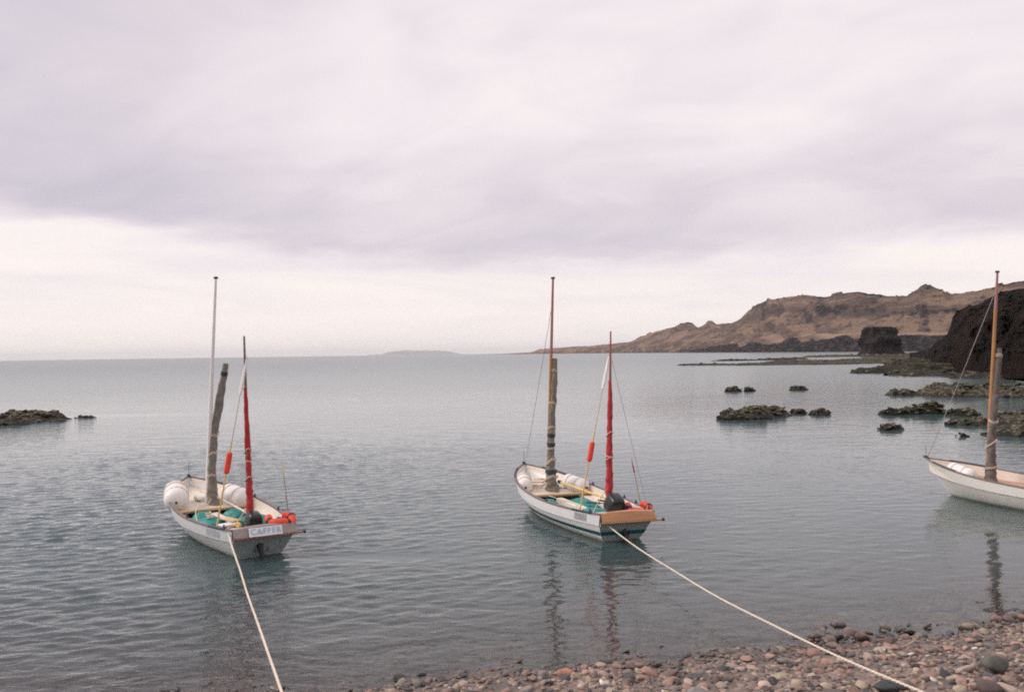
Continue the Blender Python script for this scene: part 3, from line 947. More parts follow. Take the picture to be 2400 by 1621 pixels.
def hull(t, zf, off=0.0):
    """Point on the port side of the outer skin: t stern to bow, zf 1 at the sheer, 0 at the waterline, -1 at the keel."""
    s = pch(t, SHEER)
    z = np.where(np.asarray(zf) >= 0, zf * s, np.asarray(zf) * 0.28)
    yf = np.interp(zf, PROF_Z, PROF_Y)
    v = 1 + 0.75 * sstep(0.55, 1.0, t)
    y = np.maximum(pch(t, BEAM) * (1 - (1 - yf) * v), 0.0) + off
    x = stern_x(z) + (stem_x(z) - stern_x(z)) * np.asarray(t)
    return x, y, z


def hull_y(t, z, off=0.0):
    s = float(pch(t, SHEER))
    zf = z / s if z >= 0 else z / 0.28
    return float(hull(t, zf)[1]) + off


def t_at(x, z=0.4):
    return float((x - stern_x(z)) / (stem_x(z) - stern_x(z)))


def strip(mb, t0, t1, zf0, zf1, off, n=40, side=1, mi=0, nz=3):
    ts = np.linspace(t0, t1, n)
    zs = np.linspace(zf0, zf1, nz)
    P = np.array([[np.array(hull(t, z, off)) for z in zs] for t in ts], float)
    P[..., 1] *= side
    mb.grid(P, mi, flip=(side > 0))


def sweep_rail(mb, t0, t1, side, w, h, zoff, yoff, n=44, mi=0):
    ts = np.linspace(t0, t1, n)
    rows = []
    for t in ts:
        x, y, z = [float(q) for q in hull(t, 1.0)]
        y = max(y + yoff, 0.0)
        rows.append([(x, side * (y - w), z + zoff), (x, side * y, z + zoff), (x, side * y, z + zoff + h), (x, side * (y - w), z + zoff + h)])
    rows = np.array(rows)
    o = len(mb.v)
    mb.grid(rows, mi, close_v=True, flip=(side > 0))
    a = [o, o + 1, o + 2, o + 3]
    b = [o + (n - 1) * 4 + k for k in range(4)]
    mb.f += [tuple(a if side > 0 else a[::-1]), tuple(b[::-1] if side > 0 else b)]
    mb.mi += [mi, mi]


def ring_tie(mb, c, axis, r, thick, tilt=(0, 0), turns=1, pitch=0.0):
    """A lashing: a rope taken round a bundle."""
    ax = Vector(axis).normalized()
    s = ax.cross(Vector((0, 1, 0.01))).normalized()
    u = ax.cross(s)
    n = 14 * turns
    pts = []
    for k in range(n + 1):
        a = 2 * math.pi * k / 14
        p = Vector(c) + s * (math.cos(a) * r) + u * (math.sin(a) * r) + ax * (pitch * k / 14 + tilt[0] * math.cos(a) + tilt[1] * math.sin(a))
        pts.append(p)
    mb.tube(pts, thick, 5)


def along(P, f):
    P = [Vector(p) for p in P]
    L = [0]
    for a, b in zip(P, P[1:]):
        L.append(L[-1] + (b - a).length)
    d = f * L[-1]
    for i in range(len(P) - 1):
        if d <= L[i + 1] or i == len(P) - 2:
            q = (d - L[i]) / (L[i + 1] - L[i])
            return P[i].lerp(P[i + 1], q), (P[i + 1] - P[i]).normalized()


def smooth_path(P, n):
    """Catmull-Rom through the points."""
    P = [Vector(p) for p in P]
    out = []
    for k in range(n):
        f = k / (n - 1) * (len(P) - 1)
        i = min(int(f), len(P) - 2)
        t = f - i
        p0, p1, p2, p3 = P[max(i - 1, 0)], P[i], P[i + 1], P[min(i + 2, len(P) - 1)]
        out.append(0.5 * ((2 * p1) + (p2 - p0) * t + (2 * p0 - 5 * p1 + 4 * p2 - p3) * t * t + (3 * p1 - p0 - 3 * p2 + p3) * t ** 3))
    return out


def bundle(root, name, mat, path, radii, lash, lash_mat, seed, dark=None, dark_mat=None):
    """A furled sail along a path, with its lashings as sub-parts."""
    n = 70
    pts = smooth_path(path, n)
    rad = np.interp(np.linspace(0, 1, n), np.linspace(0, 1, len(radii)), radii)
    sail = MB().tube(pts, list(rad), 18, wob=0.22, seed=seed).build(name, mat, root, True, 60)
    for f, tilt, turns in lash:
        p, ax = along(pts, f)
        r = float(np.interp(f, np.linspace(0, 1, n), rad)) * 1.08 + 0.004
        mb = MB()
        ring_tie(mb, p, ax, r, 0.009, tilt, turns, 0.03)
        mb.build('lashing', lash_mat, sail)
    for f in (dark or ()):
        p, ax = along(pts, f)
        r = float(np.interp(f, np.linspace(0, 1, n), rad)) * 1.1 + 0.004
        mb = MB()
        mb.tube([p - ax * 0.045, p, p + ax * 0.045], [r, r * 1.03, r], 14)
        mb.build('sail_tie', dark_mat or M['black_matt'], sail)
    return sail


GROUP_BOAT = 'open sailing boats moored off the shingle beach'


def make_boat(loc, heading, heel, label, hullm, stripe, mast, main, mizzen, plate, board, stay, inner_floor, fore=None):
    root = empty('sailing_boat', (loc[0], loc[1], loc[2] if len(loc) > 2 else 0.0), (heel, 0, heading))
    tag(root, label, 'sailing boat', GROUP_BOAT)
    # -- outer skin with a transom
    n = 46
    ts = 0.5 - 0.5 * np.cos(np.linspace(0, math.pi, n))
    zs = np.array([-1, -0.7, -0.3, 0, 0.12, 0.22, 0.32, 0.42, 0.5, 0.554, 0.586, 0.66, 0.72, 0.86, 1.0])
    P = np.array([[np.array(hull(t, z)) for z in zs] for t in ts], float)
    mb = MB()
    mb.grid(P, 0, flip=True)
    Q = P.copy()
    Q[..., 1] *= -1
    mb.grid(Q, 0)
    mb.build('hull', hullm, root, True, 9)
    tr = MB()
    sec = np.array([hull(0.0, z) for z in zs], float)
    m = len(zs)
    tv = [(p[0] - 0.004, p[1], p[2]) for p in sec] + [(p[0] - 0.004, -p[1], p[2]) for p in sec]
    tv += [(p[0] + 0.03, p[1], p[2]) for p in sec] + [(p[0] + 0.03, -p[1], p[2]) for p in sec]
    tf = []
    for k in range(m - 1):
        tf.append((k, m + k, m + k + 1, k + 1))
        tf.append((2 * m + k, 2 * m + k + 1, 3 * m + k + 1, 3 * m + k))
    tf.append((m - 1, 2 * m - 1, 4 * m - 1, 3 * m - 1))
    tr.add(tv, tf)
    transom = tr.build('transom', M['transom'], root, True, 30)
    # -- gunwale all round
    g = MB()
    for s in (1, -1):
        sweep_rail(g, 0.0, 0.997, s, 0.055, 0.032, -0.012, 0.014)
    g.build('gunwale', M['rail'], root, True, 30)
    if stripe:
        st = MB()
        for s in (1, -1):
            strip(st, 0.002, 0.985, 0.215, 0.355, 0.006, 60, s)
        # carried across the transom
        xs_, ys_, z0 = [float(q) for q in hull(0.0, 0.215)]
        x1_, y1_, z1 = [float(q) for q in hull(0.0, 0.355)]
        st.add([(xs_ - 0.008, ys_ + 0.006, z0), (xs_ - 0.008, -ys_ - 0.006, z0), (x1_ - 0.008, -y1_ - 0.006, z1), (x1_ - 0.008, y1_ + 0.006, z1)], [(0, 1, 2, 3)])
        st.build('boot_stripe', stripe, root, True, 30)
    for s in (1, -1):                                          # rubbing band of dark rope along part of the rail
        rg_ = MB()
        pts = []
        for t in np.linspace(0.80, 0.93, 14):
            x, y, z = [float(q) for q in hull(t, 1.0)]
            pts.append((x, s * (y - 0.01), z + 0.025))
        rg_.tube(pts, 0.020, 7)
        rg_.build('rail_guard', M['rail_dark'], root)
    ra = MB()
    pts = []
    for t in np.linspace(0.045, 0.16, 12):
        x, y, z = [float(q) for q in hull(t, 1.0)]
        pts.append((x, y + 0.012, z + 0.012))
    ra.tube(pts, 0.022, 7)
    ra.build('rail_guard', M['rail_dark'], root)
    # -- inside: bulwark liner, side decks, coamings, floor
    for s in (1, -1):
        lin, dk = MB(), MB()
        rows, rows2, rows3 = [], [], []
        for t in np.linspace(0.012, 0.985, 50):
            x, y, z = [float(q) for q in hull(t, 1.0)]
            dz = 0.24 + 0.06 * float(sstep(0.6, 0.9, t))
            yt = max(y - 0.05, 0.0)
            yb = max(hull_y(t, z - dz) - 0.035, 0.0)
            rows.append([(x, s * yt, z - 0.005), (x - 0.1 * t * 0.5, s * min(yb, yt), z - dz)])
        lin.grid(np.array(rows), 0, flip=(s < 0))
        lin.build('bulwark_liner', M['inner'], root)
        for t in np.linspace(0.03, 0.665, 36):
            x, y, z = [float(q) for q in hull(t, 1.0)]
            dz = 0.235
            yb = hull_y(t, z - dz) - 0.03
            yc = max(yb - 0.21, 0.16) if t > 0.16 else 0.16 + 0.0 * t
            rows2.append([(x, s * yb, z - dz), (x, s * yc, z - dz + 0.012), (x, s * (yc - 0.02), z - dz - 0.01), (x, s * (yc - 0.022), z - dz - 0.06)])
            rows3.append([(x, s * (yc - 0.022), z - dz - 0.06), (x, s * (yc - 0.035), 0.09)])
        dk.grid(np.array(rows2), 0, flip=(s < 0))
        dk.build('side_deck', M['inner'], root, True, 30)
        MB().grid(np.array(rows3), 0, flip=(s < 0)).build('cockpit_side', inner_floor, root)
    fl = MB()
    rows = []
    for t in np.linspace(0.03, 0.93, 40):
        x, y, z = [float(q) for q in hull(t, 0.16)]
        yy = max(hull_y(t, 0.10) - 0.03, 0.0)
        rows.append([(x, yy, 0.10), (x, 0, 0.095), (x, -yy, 0.10)])
    fl.grid(np.array(rows), 0, flip=True)
    fl.build('cockpit_floor', inner_floor, root)
    fd = MB()
    rows = []
    for t in np.linspace(0.655, 0.975, 24):
        x, y, z = [float(q) for q in hull(t, 1.0)]
        dz = 0.235
        yy = max(hull_y(t, z - dz) - 0.03, 0.0)
        rows.append([(x - 0.05 * t, yy, z - dz), (x - 0.05 * t, yy * 0.5, z - dz + 0.03), (x - 0.05 * t, 0, z - dz + 0.04), (x - 0.05 * t, -yy * 0.5, z - dz + 0.03), (x - 0.05 * t, -yy, z - dz)])
    fd.grid(np.array(rows), 0, flip=True)
    fd.build('foredeck', fore or M['inner'], root)
    xe = float(hull(0.655, 1.0)[0]) - 0.03
    ye = hull_y(0.655, 0.38) - 0.04
    MB().box((xe - 0.02, 0, 0.40), (0.035, 2 * ye, 0.075), 0, None, 0.006).build('foredeck_beam', M['inner'], root, True, 30)
    # -- thwart, centreboard case, after deck
    tx = 0.62
    yt = hull_y(t_at(tx), 0.40) - 0.04
    MB().box((tx, 0, 0.435), (0.13, 2 * yt, 0.034), 0, None, 0.008).build('thwart', M['thwart'], root, True, 30)
    MB().box((-0.22, 0.02, 0.235), (1.45, 0.17, 0.28), 0, None, 0.02).build('centreboard_case', M['inner'], root, True, 30)
    ax_ = -1.72
    ya = hull_y(t_at(ax_), 0.36) - 0.05
    MB().box((ax_, 0, 0.375), (0.20, 2 * ya, 0.035), 0, None, 0.008).build('stern_thwart', M['inner'], root, True, 30)
    ad = MB()
    rows = []
    for t in np.linspace(0.012, 0.125, 6):
        x, y, z = [float(q) for q in hull(t, 1.0)]
        yy = hull_y(t, z - 0.10) - 0.03
        rows.append([(x, yy, z - 0.10), (x, 0, z - 0.07), (x, -yy, z - 0.10)])
    ad.grid(np.array(rows), 0, flip=True)
    ad.build('after_deck', M['inner'], root)
    # -- the sloping board across the stern
    rows = []
    for k in range(13):
        y = -0.60 + 1.2 * k / 12
        cr = 1 - (y / 0.60) ** 2
        rows.append([(-2.90, y, 0.43), (-2.962, y, 0.43), (-2.968, y, 0.46), (-2.888, y * 0.985, 0.592 + 0.035 * cr), (-2.80, y * 0.985, 0.600 + 0.035 * cr), (-2.78, y * 0.985, 0.55)])
    MB().grid(np.array(rows)).build('stern_board', board, root, True, 30)
    MB().tube([(-2.966, 0.60, 0.432), (-2.968, 0, 0.430), (-2.972, -0.60, 0.434), (-2.98, -0.74, 0.440)], 0.016, 7).build('stern_rail', M['varnish'] if board is M['varnish'] else M['stern_edge'], root)
    MB().tube([(-2.979, -0.72, 0.440), (-2.982, -0.76, 0.442)], 0.034, 8).build('rail_knob', M['rail_dark'], root)
    # -- fairleads and rowlocks
    for s, tl in ((-1, (0.05, 0.10, 0.20, 0.33, 0.62)), (1, (0.06, 0.36))):
        for t in tl:
            x, y, z = [float(q) for q in hull(t, 1.0)]
            f = MB()
            f.box((x, s * (y - 0.02), z + 0.035), (0.085, 0.045, 0.03), 0, None, 0.008)
            f.tube([(x, s * (y - 0.02), z + 0.04), (x, s * (y - 0.02), z + 0.085)], 0.017, 7)
            f.build('rowlock', M['rail_dark'], root)
    # -- stem head
    MB().box((2.905, 0, 0.915), (0.12, 0.06, 0.06), 0, None, 0.01).build('stem_head', M['rail_dark'], root)
    MB().tube([(2.90, 0.0, 0.93), (2.915, 0.0, 1.22)], 0.010, 6).build('bow_pin', M['stay'], root)
    if plate:
        pm, t0, t1, z0, z1 = plate
        p = MB()
        strip(p, t0, t1, z0, z1, 0.005, 10, 1)
        p.build('name_plate', pm, root)
    # -- masts and furled sails
    foot, top, body, tipm, tipf = mast
    foot, top = Vector(foot), Vector(top)
    k = foot.lerp(top, tipf)
    mm = MB().tube([foot, foot.lerp(k, 0.5), k], [0.052, 0.047, 0.036], 12).build('main_mast', body, root)
    MB().tube([k, top], [0.0362, 0.026], 12).build('mast_tip', tipm, mm)
    MB().box(tuple(top + Vector((0, 0, 0.02))), (0.085, 0.085, 0.05), 0, None, 0.012).build('mast_cap', M['rail_dark'], mm, True, 30)
    main(root)
    if mizzen:
        mizzen(root)
    for pts, r in stay:
        P2 = [Vector(q) for q in pts]
        MB().tube([P2[0], P2[0].lerp(P2[1], 0.5) - Vector((0, 0, 0.03)), P2[1]], r, 6).build('stay', M['stay'], root)
    return root


def aboard(boat, name, mb_parts, base, label, cat, group=None):
    """A thing carried on a boat: an Empty at base (boat coordinates) with parts, or one mesh; stays top-level."""
    Mw = Matrix.LocRotScale(boat.location, boat.rotation_euler, None)
    loc = Mw @ Vector(base)
    if len(mb_parts) == 1:
        o = mb_parts[0][1].build(name, mb_parts[0][2], None, True, 40, base)
        o.location, o.rotation_euler = loc, boat.rotation_euler
        tag(o, label, cat, group)
        return o
    root = empty(name, loc, tuple(boat.rotation_euler))
    tag(root, label, cat, group)
    for nm, mb, mat in mb_parts:
        mb.build(nm, mat, root, True, 40, base)
    return root


def capsule(a, b, r, n=18, seed=0):
    a, b = Vector(a), Vector(b)
    d = (b - a).normalized()
    pts, rad = [], []
    for k in range(7):
        th = k / 6 * math.pi / 2
        pts.append(a - d * (r * 0.75 * math.cos(th)))
        rad.append(max(r * math.sin(th), 0.012) * 0.97)
    for k in range(1, 6):
        pts.append(a.lerp(b, k / 6) - Vector((0, 0, 0.012 * math.sin(k / 6 * math.pi))))
        rad.append(r)
    for k in range(7):
        th = math.pi / 2 - k / 6 * math.pi / 2
        pts.append(b + d * (r * 0.75 * math.cos(th)))
        rad.append(max(r * math.sin(th), 0.012) * 0.97)
    return MB().tube(pts, rad, n, wob=0.03, seed=seed)


def roller(boat, a, b, r, label, seed):
    body = capsule(a, b, r, seed=seed)
    va, vb = Vector(a), Vector(b)
    d = (vb - va).normalized()
    e = MB()
    for end, sg in ((va, -1), (vb, 1)):
        p = end + d * (sg * r * 0.74)
        e.tube([p - d * (sg * 0.02), p + d * (sg * 0.05)], [0.035, 0.022], 8)
    s = MB()
    for f in (0.2, 0.8):
        ring_tie(s, va.lerp(vb, f), d, r * 1.015, 0.010)
    return aboard(boat, 'inflatable_roller', [('air_tube', body, M['roller']), ('end_loop', e, M['rail_dark']), ('strap', s, M['cream_rope'])],
                  tuple((va + vb) / 2 - Vector((0, 0, r))), label, 'boat roller', 'white inflatable rollers carried on the boats')


def blob(c, s, seed, lvl=3, amp=0.5, rot=0.0):
    V, F = lumpy(lvl, seed, amp, 1.0)
    V = V / np.abs(V).max(0)
    c_, s_ = math.cos(rot), math.sin(rot)
    V = V * np.array(s)
    V = np.stack([V[:, 0] * c_ - V[:, 1] * s_, V[:, 0] * s_ + V[:, 1] * c_, V[:, 2]], -1) + np.array(c)
    return MB().add(V, F)


def superell(c, s, e=0.55, nu=18, nv=12, tilt=0.0, taper=0.0):
    """A rounded box (superellipsoid), tapered to the top."""
    P = []
    for i in range(nv + 1):
        ph = -math.pi / 2 + math.pi * i / nv
        row = []
        for j in range(nu):
            th = 2 * math.pi * j / nu
            f = lambda v, q: math.copysign(abs(v) ** q, v)
            cp = f(math.cos(ph), e)
            z = f(math.sin(ph), e)
            x, y = cp * f(math.cos(th), e), cp * f(math.sin(th), e)
            k = 1 - taper * (z + 1) / 2
            p = Vector((x * s[0] * k, y * s[1] * k, z * s[2]))
            p = Matrix.Rotation(tilt, 3, 'Y') @ p
            row.append((c[0] + p.x, c[1] + p.y, c[2] + p.z))
        P.append(row)
    return MB().grid(np.array(P), close_v=True)


def outboard(boat, c, label, grips, k=1.0, tip=-12):
    x, y, z = c
    cowl = superell((x, y, z), (0.20 * k, 0.16 * k, 0.165 * k), 0.45, 26, 16, R(tip), 0.22)
    pan = superell((x + 0.005, y, z - 0.15), (0.17 * k, 0.135 * k, 0.05), 0.5, 18, 8, R(tip), -0.1)
    leg = MB()
    leg.tube([(x - 0.03, y, z - 0.16), (x - 0.18, y, 0.36), (x - 0.36, y, 0.22)], [0.075, 0.07, 0.075], 8, flat=0.7)
    leg.tube([(x - 0.36, y, 0.25), (x - 0.44, y - 0.02, 0.06), (x - 0.47, y - 0.03, -0.12)], [0.085, 0.075, 0.06], 8, flat=0.6)
    til = MB()
    for (a, b) in grips:
        va, vb = Vector(a), Vector(b)
        til.tube([va, va.lerp(vb, 0.35)], 0.012, 7)
        til.tube([va.lerp(vb, 0.35), vb], 0.022, 8)
    br = MB().box((x + 0.05, y, z - 0.27), (0.11, 0.22, 0.16), 0, None, 0.015)
    parts = [('cowling', cowl, M['black']), ('lower_pan', pan, M['black_matt']), ('drive_leg', leg, M['black_matt']), ('tiller_grip', til, M['navy']), ('clamp_bracket', br, M['black_matt'])]
    return aboard(boat, 'outboard_motor', parts, (x, y, 0.4), label, 'outboard motor', 'black outboard motors in the stern wells')


def lifebuoy(boat, c, label, rot=0.0, tilt=0.0):
    P = []
    for k in range(25):
        a = R(40) + (R(320) - R(40)) * k / 24
        p = Vector((math.cos(a) * 0.20, math.sin(a) * 0.24, 0.02 * math.sin(3 * a)))
        p = Matrix.Rotation(rot, 3, 'Z') @ (Matrix.Rotation(tilt, 3, 'Y') @ p)
        P.append(Vector(c) + p)
    body = MB().tube(P, [0.055] + [0.075] * 23 + [0.055], 12, flat=0.85, wob=0.05, seed=3)
    st = MB()
    for k in (4, 12, 19):
        d = (P[k + 1] - P[k]).normalized()
        st.tube([P[k] - d * 0.028, P[k] + d * 0.028], 0.079, 12, flat=0.9)
    return aboard(boat, 'lifebuoy', [('foam_horseshoe', body, M['orange']), ('strap', st, M['black_matt'])], (c[0], c[1], c[2] - 0.08), label, 'lifebuoy', 'orange horseshoe lifebuoys on the stern quarters')


def dan_buoy(boat, base, top, label):
    b, t = Vector(base), Vector(top)
    d = (t - b).normalized()
    low = MB().tube([b, b.lerp(t, 0.52)], [0.017, 0.015], 8)
    up = MB().tube([b.lerp(t, 0.52), t], [0.011, 0.008], 7)
    L = (t - b).length
    fa, fb = b + d * (0.345 * L), b + d * (0.445 * L)
    fl = capsule(fa, fb, 0.058, 14)
    ga, gb = b + d * (0.785 * L), b + d * (0.985 * L)
    flag = MB().tube([ga, ga.lerp(gb, 0.3), ga.lerp(gb, 0.7), gb], [0.042, 0.047, 0.034, 0.016], 10, wob=0.25, seed=4, flat=0.6)
    return aboard(boat, 'dan_buoy', [('lower_pole', low, M['yellow']), ('upper_pole', up, M['cream_rope']), ('float', fl, M['orange']), ('rolled_flag', flag, M['white_cloth'])],
                  base, label, 'dan buoy', 'dan buoys standing in the boats')


def pennant(boat, base, top, segs, label):
    b, t = Vector(base), Vector(top)
    parts = [('staff', MB().tube([b, b.lerp(t, 0.5), t], [0.010, 0.008, 0.006], 6), M['stay'])]
    for f0, f1, w, mat, nm in segs:
        a, c = b.lerp(t, f0), b.lerp(t, f1)
        parts.append((nm, MB().tube([a, a.lerp(c, 0.35), c], [w * 0.9, w, w * 0.25], 8, flat=0.35, wob=0.15, seed=2), mat))
    return aboard(boat, 'pennant_staff', parts, base, label, 'flag staff', 'thin pennant staffs on the starboard quarters')


def oar(boat, a, b, mat, label, blade=True):
    va, vb = Vector(a), Vector(b)
    sh = MB().tube([va, va.lerp(vb, 0.5), vb], [0.022, 0.026, 0.024], 9)
    parts = [('shaft', sh, mat), ('collar', MB().tube([va - (vb - va).normalized() * 0.10, va], 0.042, 9), M['rail_dark'])]
    if blade:
        d = (vb - va).normalized()
        parts.append(('blade', MB().tube([vb - d * 0.05, vb + d * 0.25, vb + d * 0.5], [0.03, 0.07, 0.055], 9, flat=0.25), mat))
    return aboard(boat, 'oar', parts, a, label, 'oar', 'oars stowed fore and aft in the boats')


# ---- boat with the lettered stern sign
def main1(root):
    bundle(root, 'main_sail', M['canvas'], [(1.10, -0.14, 0.42), (1.12, -0.10, 0.75), (1.06, -0.07, 1.25), (0.98, -0.09, 1.95), (0.86, -0.17, 2.7), (0.72, -0.24, 3.35), (0.66, -0.27, 3.64)],
           (0.16, 0.115, 0.092, 0.092, 0.086, 0.086, 0.075, 0.055), [(0.2, (0.05, 0.02), 2), (0.36, (0.03, 0.06), 2), (0.5, (-0.04, 0.03), 2)], M['cream_rope'], 5, dark=(0.93,), dark_mat=M['rail_dark'])


def mizzen1(root):
    z = MB().tube([(-1.95, 0.0, 0.38), (-2.02, 0.07, 2.4), (-2.08, 0.14, 4.18)], [0.038, 0.034, 0.018], 10).build('mizzen_mast', M['rail'], root)
    bundle(root, 'mizzen_sail', M['red'], [(-1.95, -0.005, 0.56), (-1.965, 0.0, 1.0), (-1.985, 0.03, 1.7), (-2.02, 0.075, 2.5), (-2.045, 0.105, 3.18)],
           (0.062, 0.072, 0.066, 0.058, 0.054, 0.05, 0.04, 0.028), [(0.31, (0.05, 0.03), 1), (0.46, (-0.05, 0.02), 1), (0.52, (0.05, 0.03), 1)], M['cream_rope'], 8)


B1 = make_boat((-6.29, 18.37), R(124), R(0.6), 'white open sailing boat with a lettered white sign hung on its stern', M['grey_hull'], None,
               ((1.25, 0.0, 0.30), (0.40, 0.02, 5.50), M['pale_mast'], M['pale_mast'], 0.75), main1, mizzen1,
               (M['plate_pale'], 0.085, 0.185, 0.66, 0.90), M['stern_board'], [], M['teal'])

# ---- boat with the green stripe
def main2(root):
    bundle(root, 'main_sail', M['canvas'], [(1.06, -0.04, 0.40), (1.07, -0.01, 0.8), (1.05, 0.01, 1.4), (1.0, 0.015, 2.1), (0.93, 0.0, 2.9), (0.88, -0.01, 3.64)],
           (0.20, 0.13, 0.092, 0.085, 0.088, 0.088, 0.078, 0.055), [(0.10, (0.06, 0.02), 2), (0.22, (0.08, 0.06), 2), (0.34, (-0.05, 0.05), 2), (0.47, (0.05, 0.02), 2), (0.66, (0.0, 0.0), 2), (0.9, (0.0, 0.0), 2)],
           M['cream_rope'], 15, dark=(0.16, 0.36, 0.43), dark_mat=M['rail_dark'])


def mizzen2(root):
    MB().tube([(-1.95, -0.05, 0.38), (-2.02, -0.03, 2.4), (-2.10, 0.0, 4.2)], [0.038, 0.034, 0.016], 10).build('mizzen_mast', M['mizzen_spar'], root)
    bundle(root, 'mizzen_sail', M['red'], [(-1.95, -0.05, 0.60), (-1.965, -0.045, 1.0), (-1.985, -0.04, 1.7), (-2.02, -0.03, 2.5), (-2.05, -0.015, 3.18)],
           (0.058, 0.068, 0.076, 0.066, 0.060, 0.055, 0.048, 0.030), [(0.36, (0.05, 0.03), 1), (0.40, (-0.05, 0.02), 1), (0.56, (0.06, 0.03), 1)], M['cream_rope'], 18)


B2 = make_boat((1.245, 19.6), R(110), R(1.2), 'white open sailing boat with a dark green stripe and varnished stern board', M['white'], M['green'],
               ((1.16, 0.04, 0.30), (0.74, 0.11, 5.53), M['mast'], M['mast_top'], 0.66), main2, mizzen2,
               (M['plate'], 0.075, 0.15, 0.66, 0.92), M['varnish'], [(((2.80, 0, 0.9), (0.80, 0.11, 4.9)), 0.006), (((-2.6, -0.6, 0.6), (-2.07, -0.05, 3.6)), 0.005)], M['teal'])


def main3(root):
    bundle(root, 'main_sail', M['canvas_dark'], [(1.23, -0.07, 0.36), (1.22, -0.05, 0.8), (1.19, -0.05, 1.4), (1.14, -0.07, 2.1), (1.08, -0.11, 2.9), (1.02, -0.14, 3.75)],
           (0.17, 0.14, 0.105, 0.092, 0.085, 0.085, 0.078, 0.055), [(0.12, (0.03, 0.0), 2), (0.3, (0.08, 0.06), 2), (0.47, (-0.05, 0.05), 2), (0.93, (0.0, 0.0), 3)], M['cream_rope'], 25)


def mizzen3(root):
    MB().tube([(-1.95, 0.0, 0.38), (-2.02, 0, 2.4), (-2.10, 0, 4.2)], [0.038, 0.034, 0.016], 10).build('mizzen_mast', M['mast'], root)
    bundle(root, 'mizzen_sail', M['red'], [(-1.95, -0.0, 0.60), (-1.985, 0, 1.7), (-2.05, 0, 3.18)], (0.058, 0.07, 0.06, 0.05, 0.03), [(0.4, (0.05, 0.03), 1)], M['cream_rope'], 28)


B3 = make_boat((12.28, 19.9), R(120.4), R(0.5), 'cream sailing boat with orange wood inside, closest to the dark hill', M['cream_hull'], None,
               ((1.31, -0.02, 0.30), (1.00, -0.07, 5.58), M['mast'], M['mast_top'], 0.83), main3, mizzen3, None, M['varnish'],
               [(((2.85, 0, 0.92), (1.02, -0.07, 5.2)), 0.009)], M['varnish'], M['varnish'])
MB().box((1.0, 0, 0.455), (1.25, 1.0, 0.02), 0, None, 0.004).build('deck_boards', M['varnish'], B3, True, 30)

# ---- gear on the first boat
roller(B1, (0.92, 0.73, 0.65), (1.62, 0.58, 0.74), 0.26, 'white inflatable roller on the shore side bow of the boat with the sign', 1)
roller(B1, (1.42, -0.56, 0.62), (0.74, -0.68, 0.58), 0.235, 'white inflatable roller between the two masts of the boat with the sign', 2)
outboard(B1, (-2.36, 0.04, 0.64), 'black outboard motor behind the lettered white sign', [((-2.2, 0.0, 0.63), (-1.9, -0.12, 0.66))])
lifebuoy(B1, (-2.60, -0.40, 0.665), 'orange lifebuoy on the stern corner next to the lettered sign', R(20), R(-14))
dan_buoy(B1, (-1.92, 0.64, 0.40), (-2.20, 0.12, 3.78), 'yellow dan buoy with orange float in the boat with the lettered sign')
pennant(B1, (-2.45, -0.62, 0.62), (-2.62, -0.42, 1.78), [(0.78, 1.0, 0.022, M['yellow'], 'yellow_pennant'), (0.30, 0.52, 0.02, M['red'], 'red_pennant')], 'thin staff with a yellow and a red pennant on the sign boat')
oar(B1, (1.30, -0.18, 0.62), (-1.75, -0.06, 0.66), M['white'], 'white oar with a dark collar lying past the red mizzen sail', False)
G_BAG = 'bags and bundles stowed in the cockpits'
for k, (c, s, mat, lab) in enumerate([
        ((0.22, 0.34, 0.29), (0.36, 0.29, 0.22), M['teal_bag'], 'largest teal bag under the thwart of the sign boat'),
        ((-0.55, 0.38, 0.28), (0.40, 0.26, 0.22), M['teal_bag'], 'teal bag along the shore side bench of the sign boat'),
        ((-1.12, -0.36, 0.30), (0.42, 0.27, 0.24), M['teal_bag'], 'teal bag beside the outboard motor of the sign boat'),
        ((0.18, -0.38, 0.28), (0.34, 0.26, 0.20), M['teal_bag'], 'teal bag beneath the white oar of the sign boat'),
        ((0.92, 0.32, 0.22), (0.20, 0.22, 0.14), M['dark_bag'], 'black bundle ahead of the thwart of the sign boat'),
        ((0.92, -0.30, 0.22), (0.20, 0.24, 0.14), M['dark_bag'], 'black bundle by the roller between the masts of the sign boat'),
        ((-0.45, -0.44, 0.30), (0.24, 0.18, 0.17), M['dark_bag'], 'dark bundle between two teal bags of the sign boat')]):
    aboard(B1, 'gear_bag', [('bag', blob(c, s, 400 + k, 3, 0.5, 0.4 * k), mat)], (c[0], c[1], 0.10), lab, 'bag', G_BAG)
MBx = MB().box((-1.02, 0.10, 0.46), (0.50, 0.20, 0.03), 0, Matrix.Rotation(R(18), 3, 'Z'), 0.008)
aboard(B1, 'paddle_board', [('board', MBx, M['tan'])], (-1.02, 0.1, 0.445), 'pale wooden board lying across the teal bags', 'board')
MBx = MB().tube([(1.05, 0.78, 0.47), (0.62, 0.70, 0.50)], 0.045, 8, flat=0.35)
aboard(B1, 'wooden_spar', [('spar', MB().box((0.86, 0.66, 0.375), (0.62, 0.07, 0.03), 0, Matrix.Rotation(R(12), 3, 'Z'), 0.008), M['varnish'])], (0.86, 0.66, 0.36), 'flat reddish batten on the deck beside the bow roller', 'batten')
for p in ((-0.30, 0.36, 0.46), (-0.68, 0.42, 0.47), (-1.0, -0.30, 0.52)):
    aboard(B1, 'rope_coil', [('coil', MB().tube([Vector(p) + Vector((0.06 * math.cos(a), 0.05 * math.sin(a), 0.006 * a)) for a in np.linspace(0, 12, 26)], 0.012, 6), M['cream_rope'])], p,
           'small cream coil of rope on a teal bag', 'rope', 'small rope coils on the teal bags')


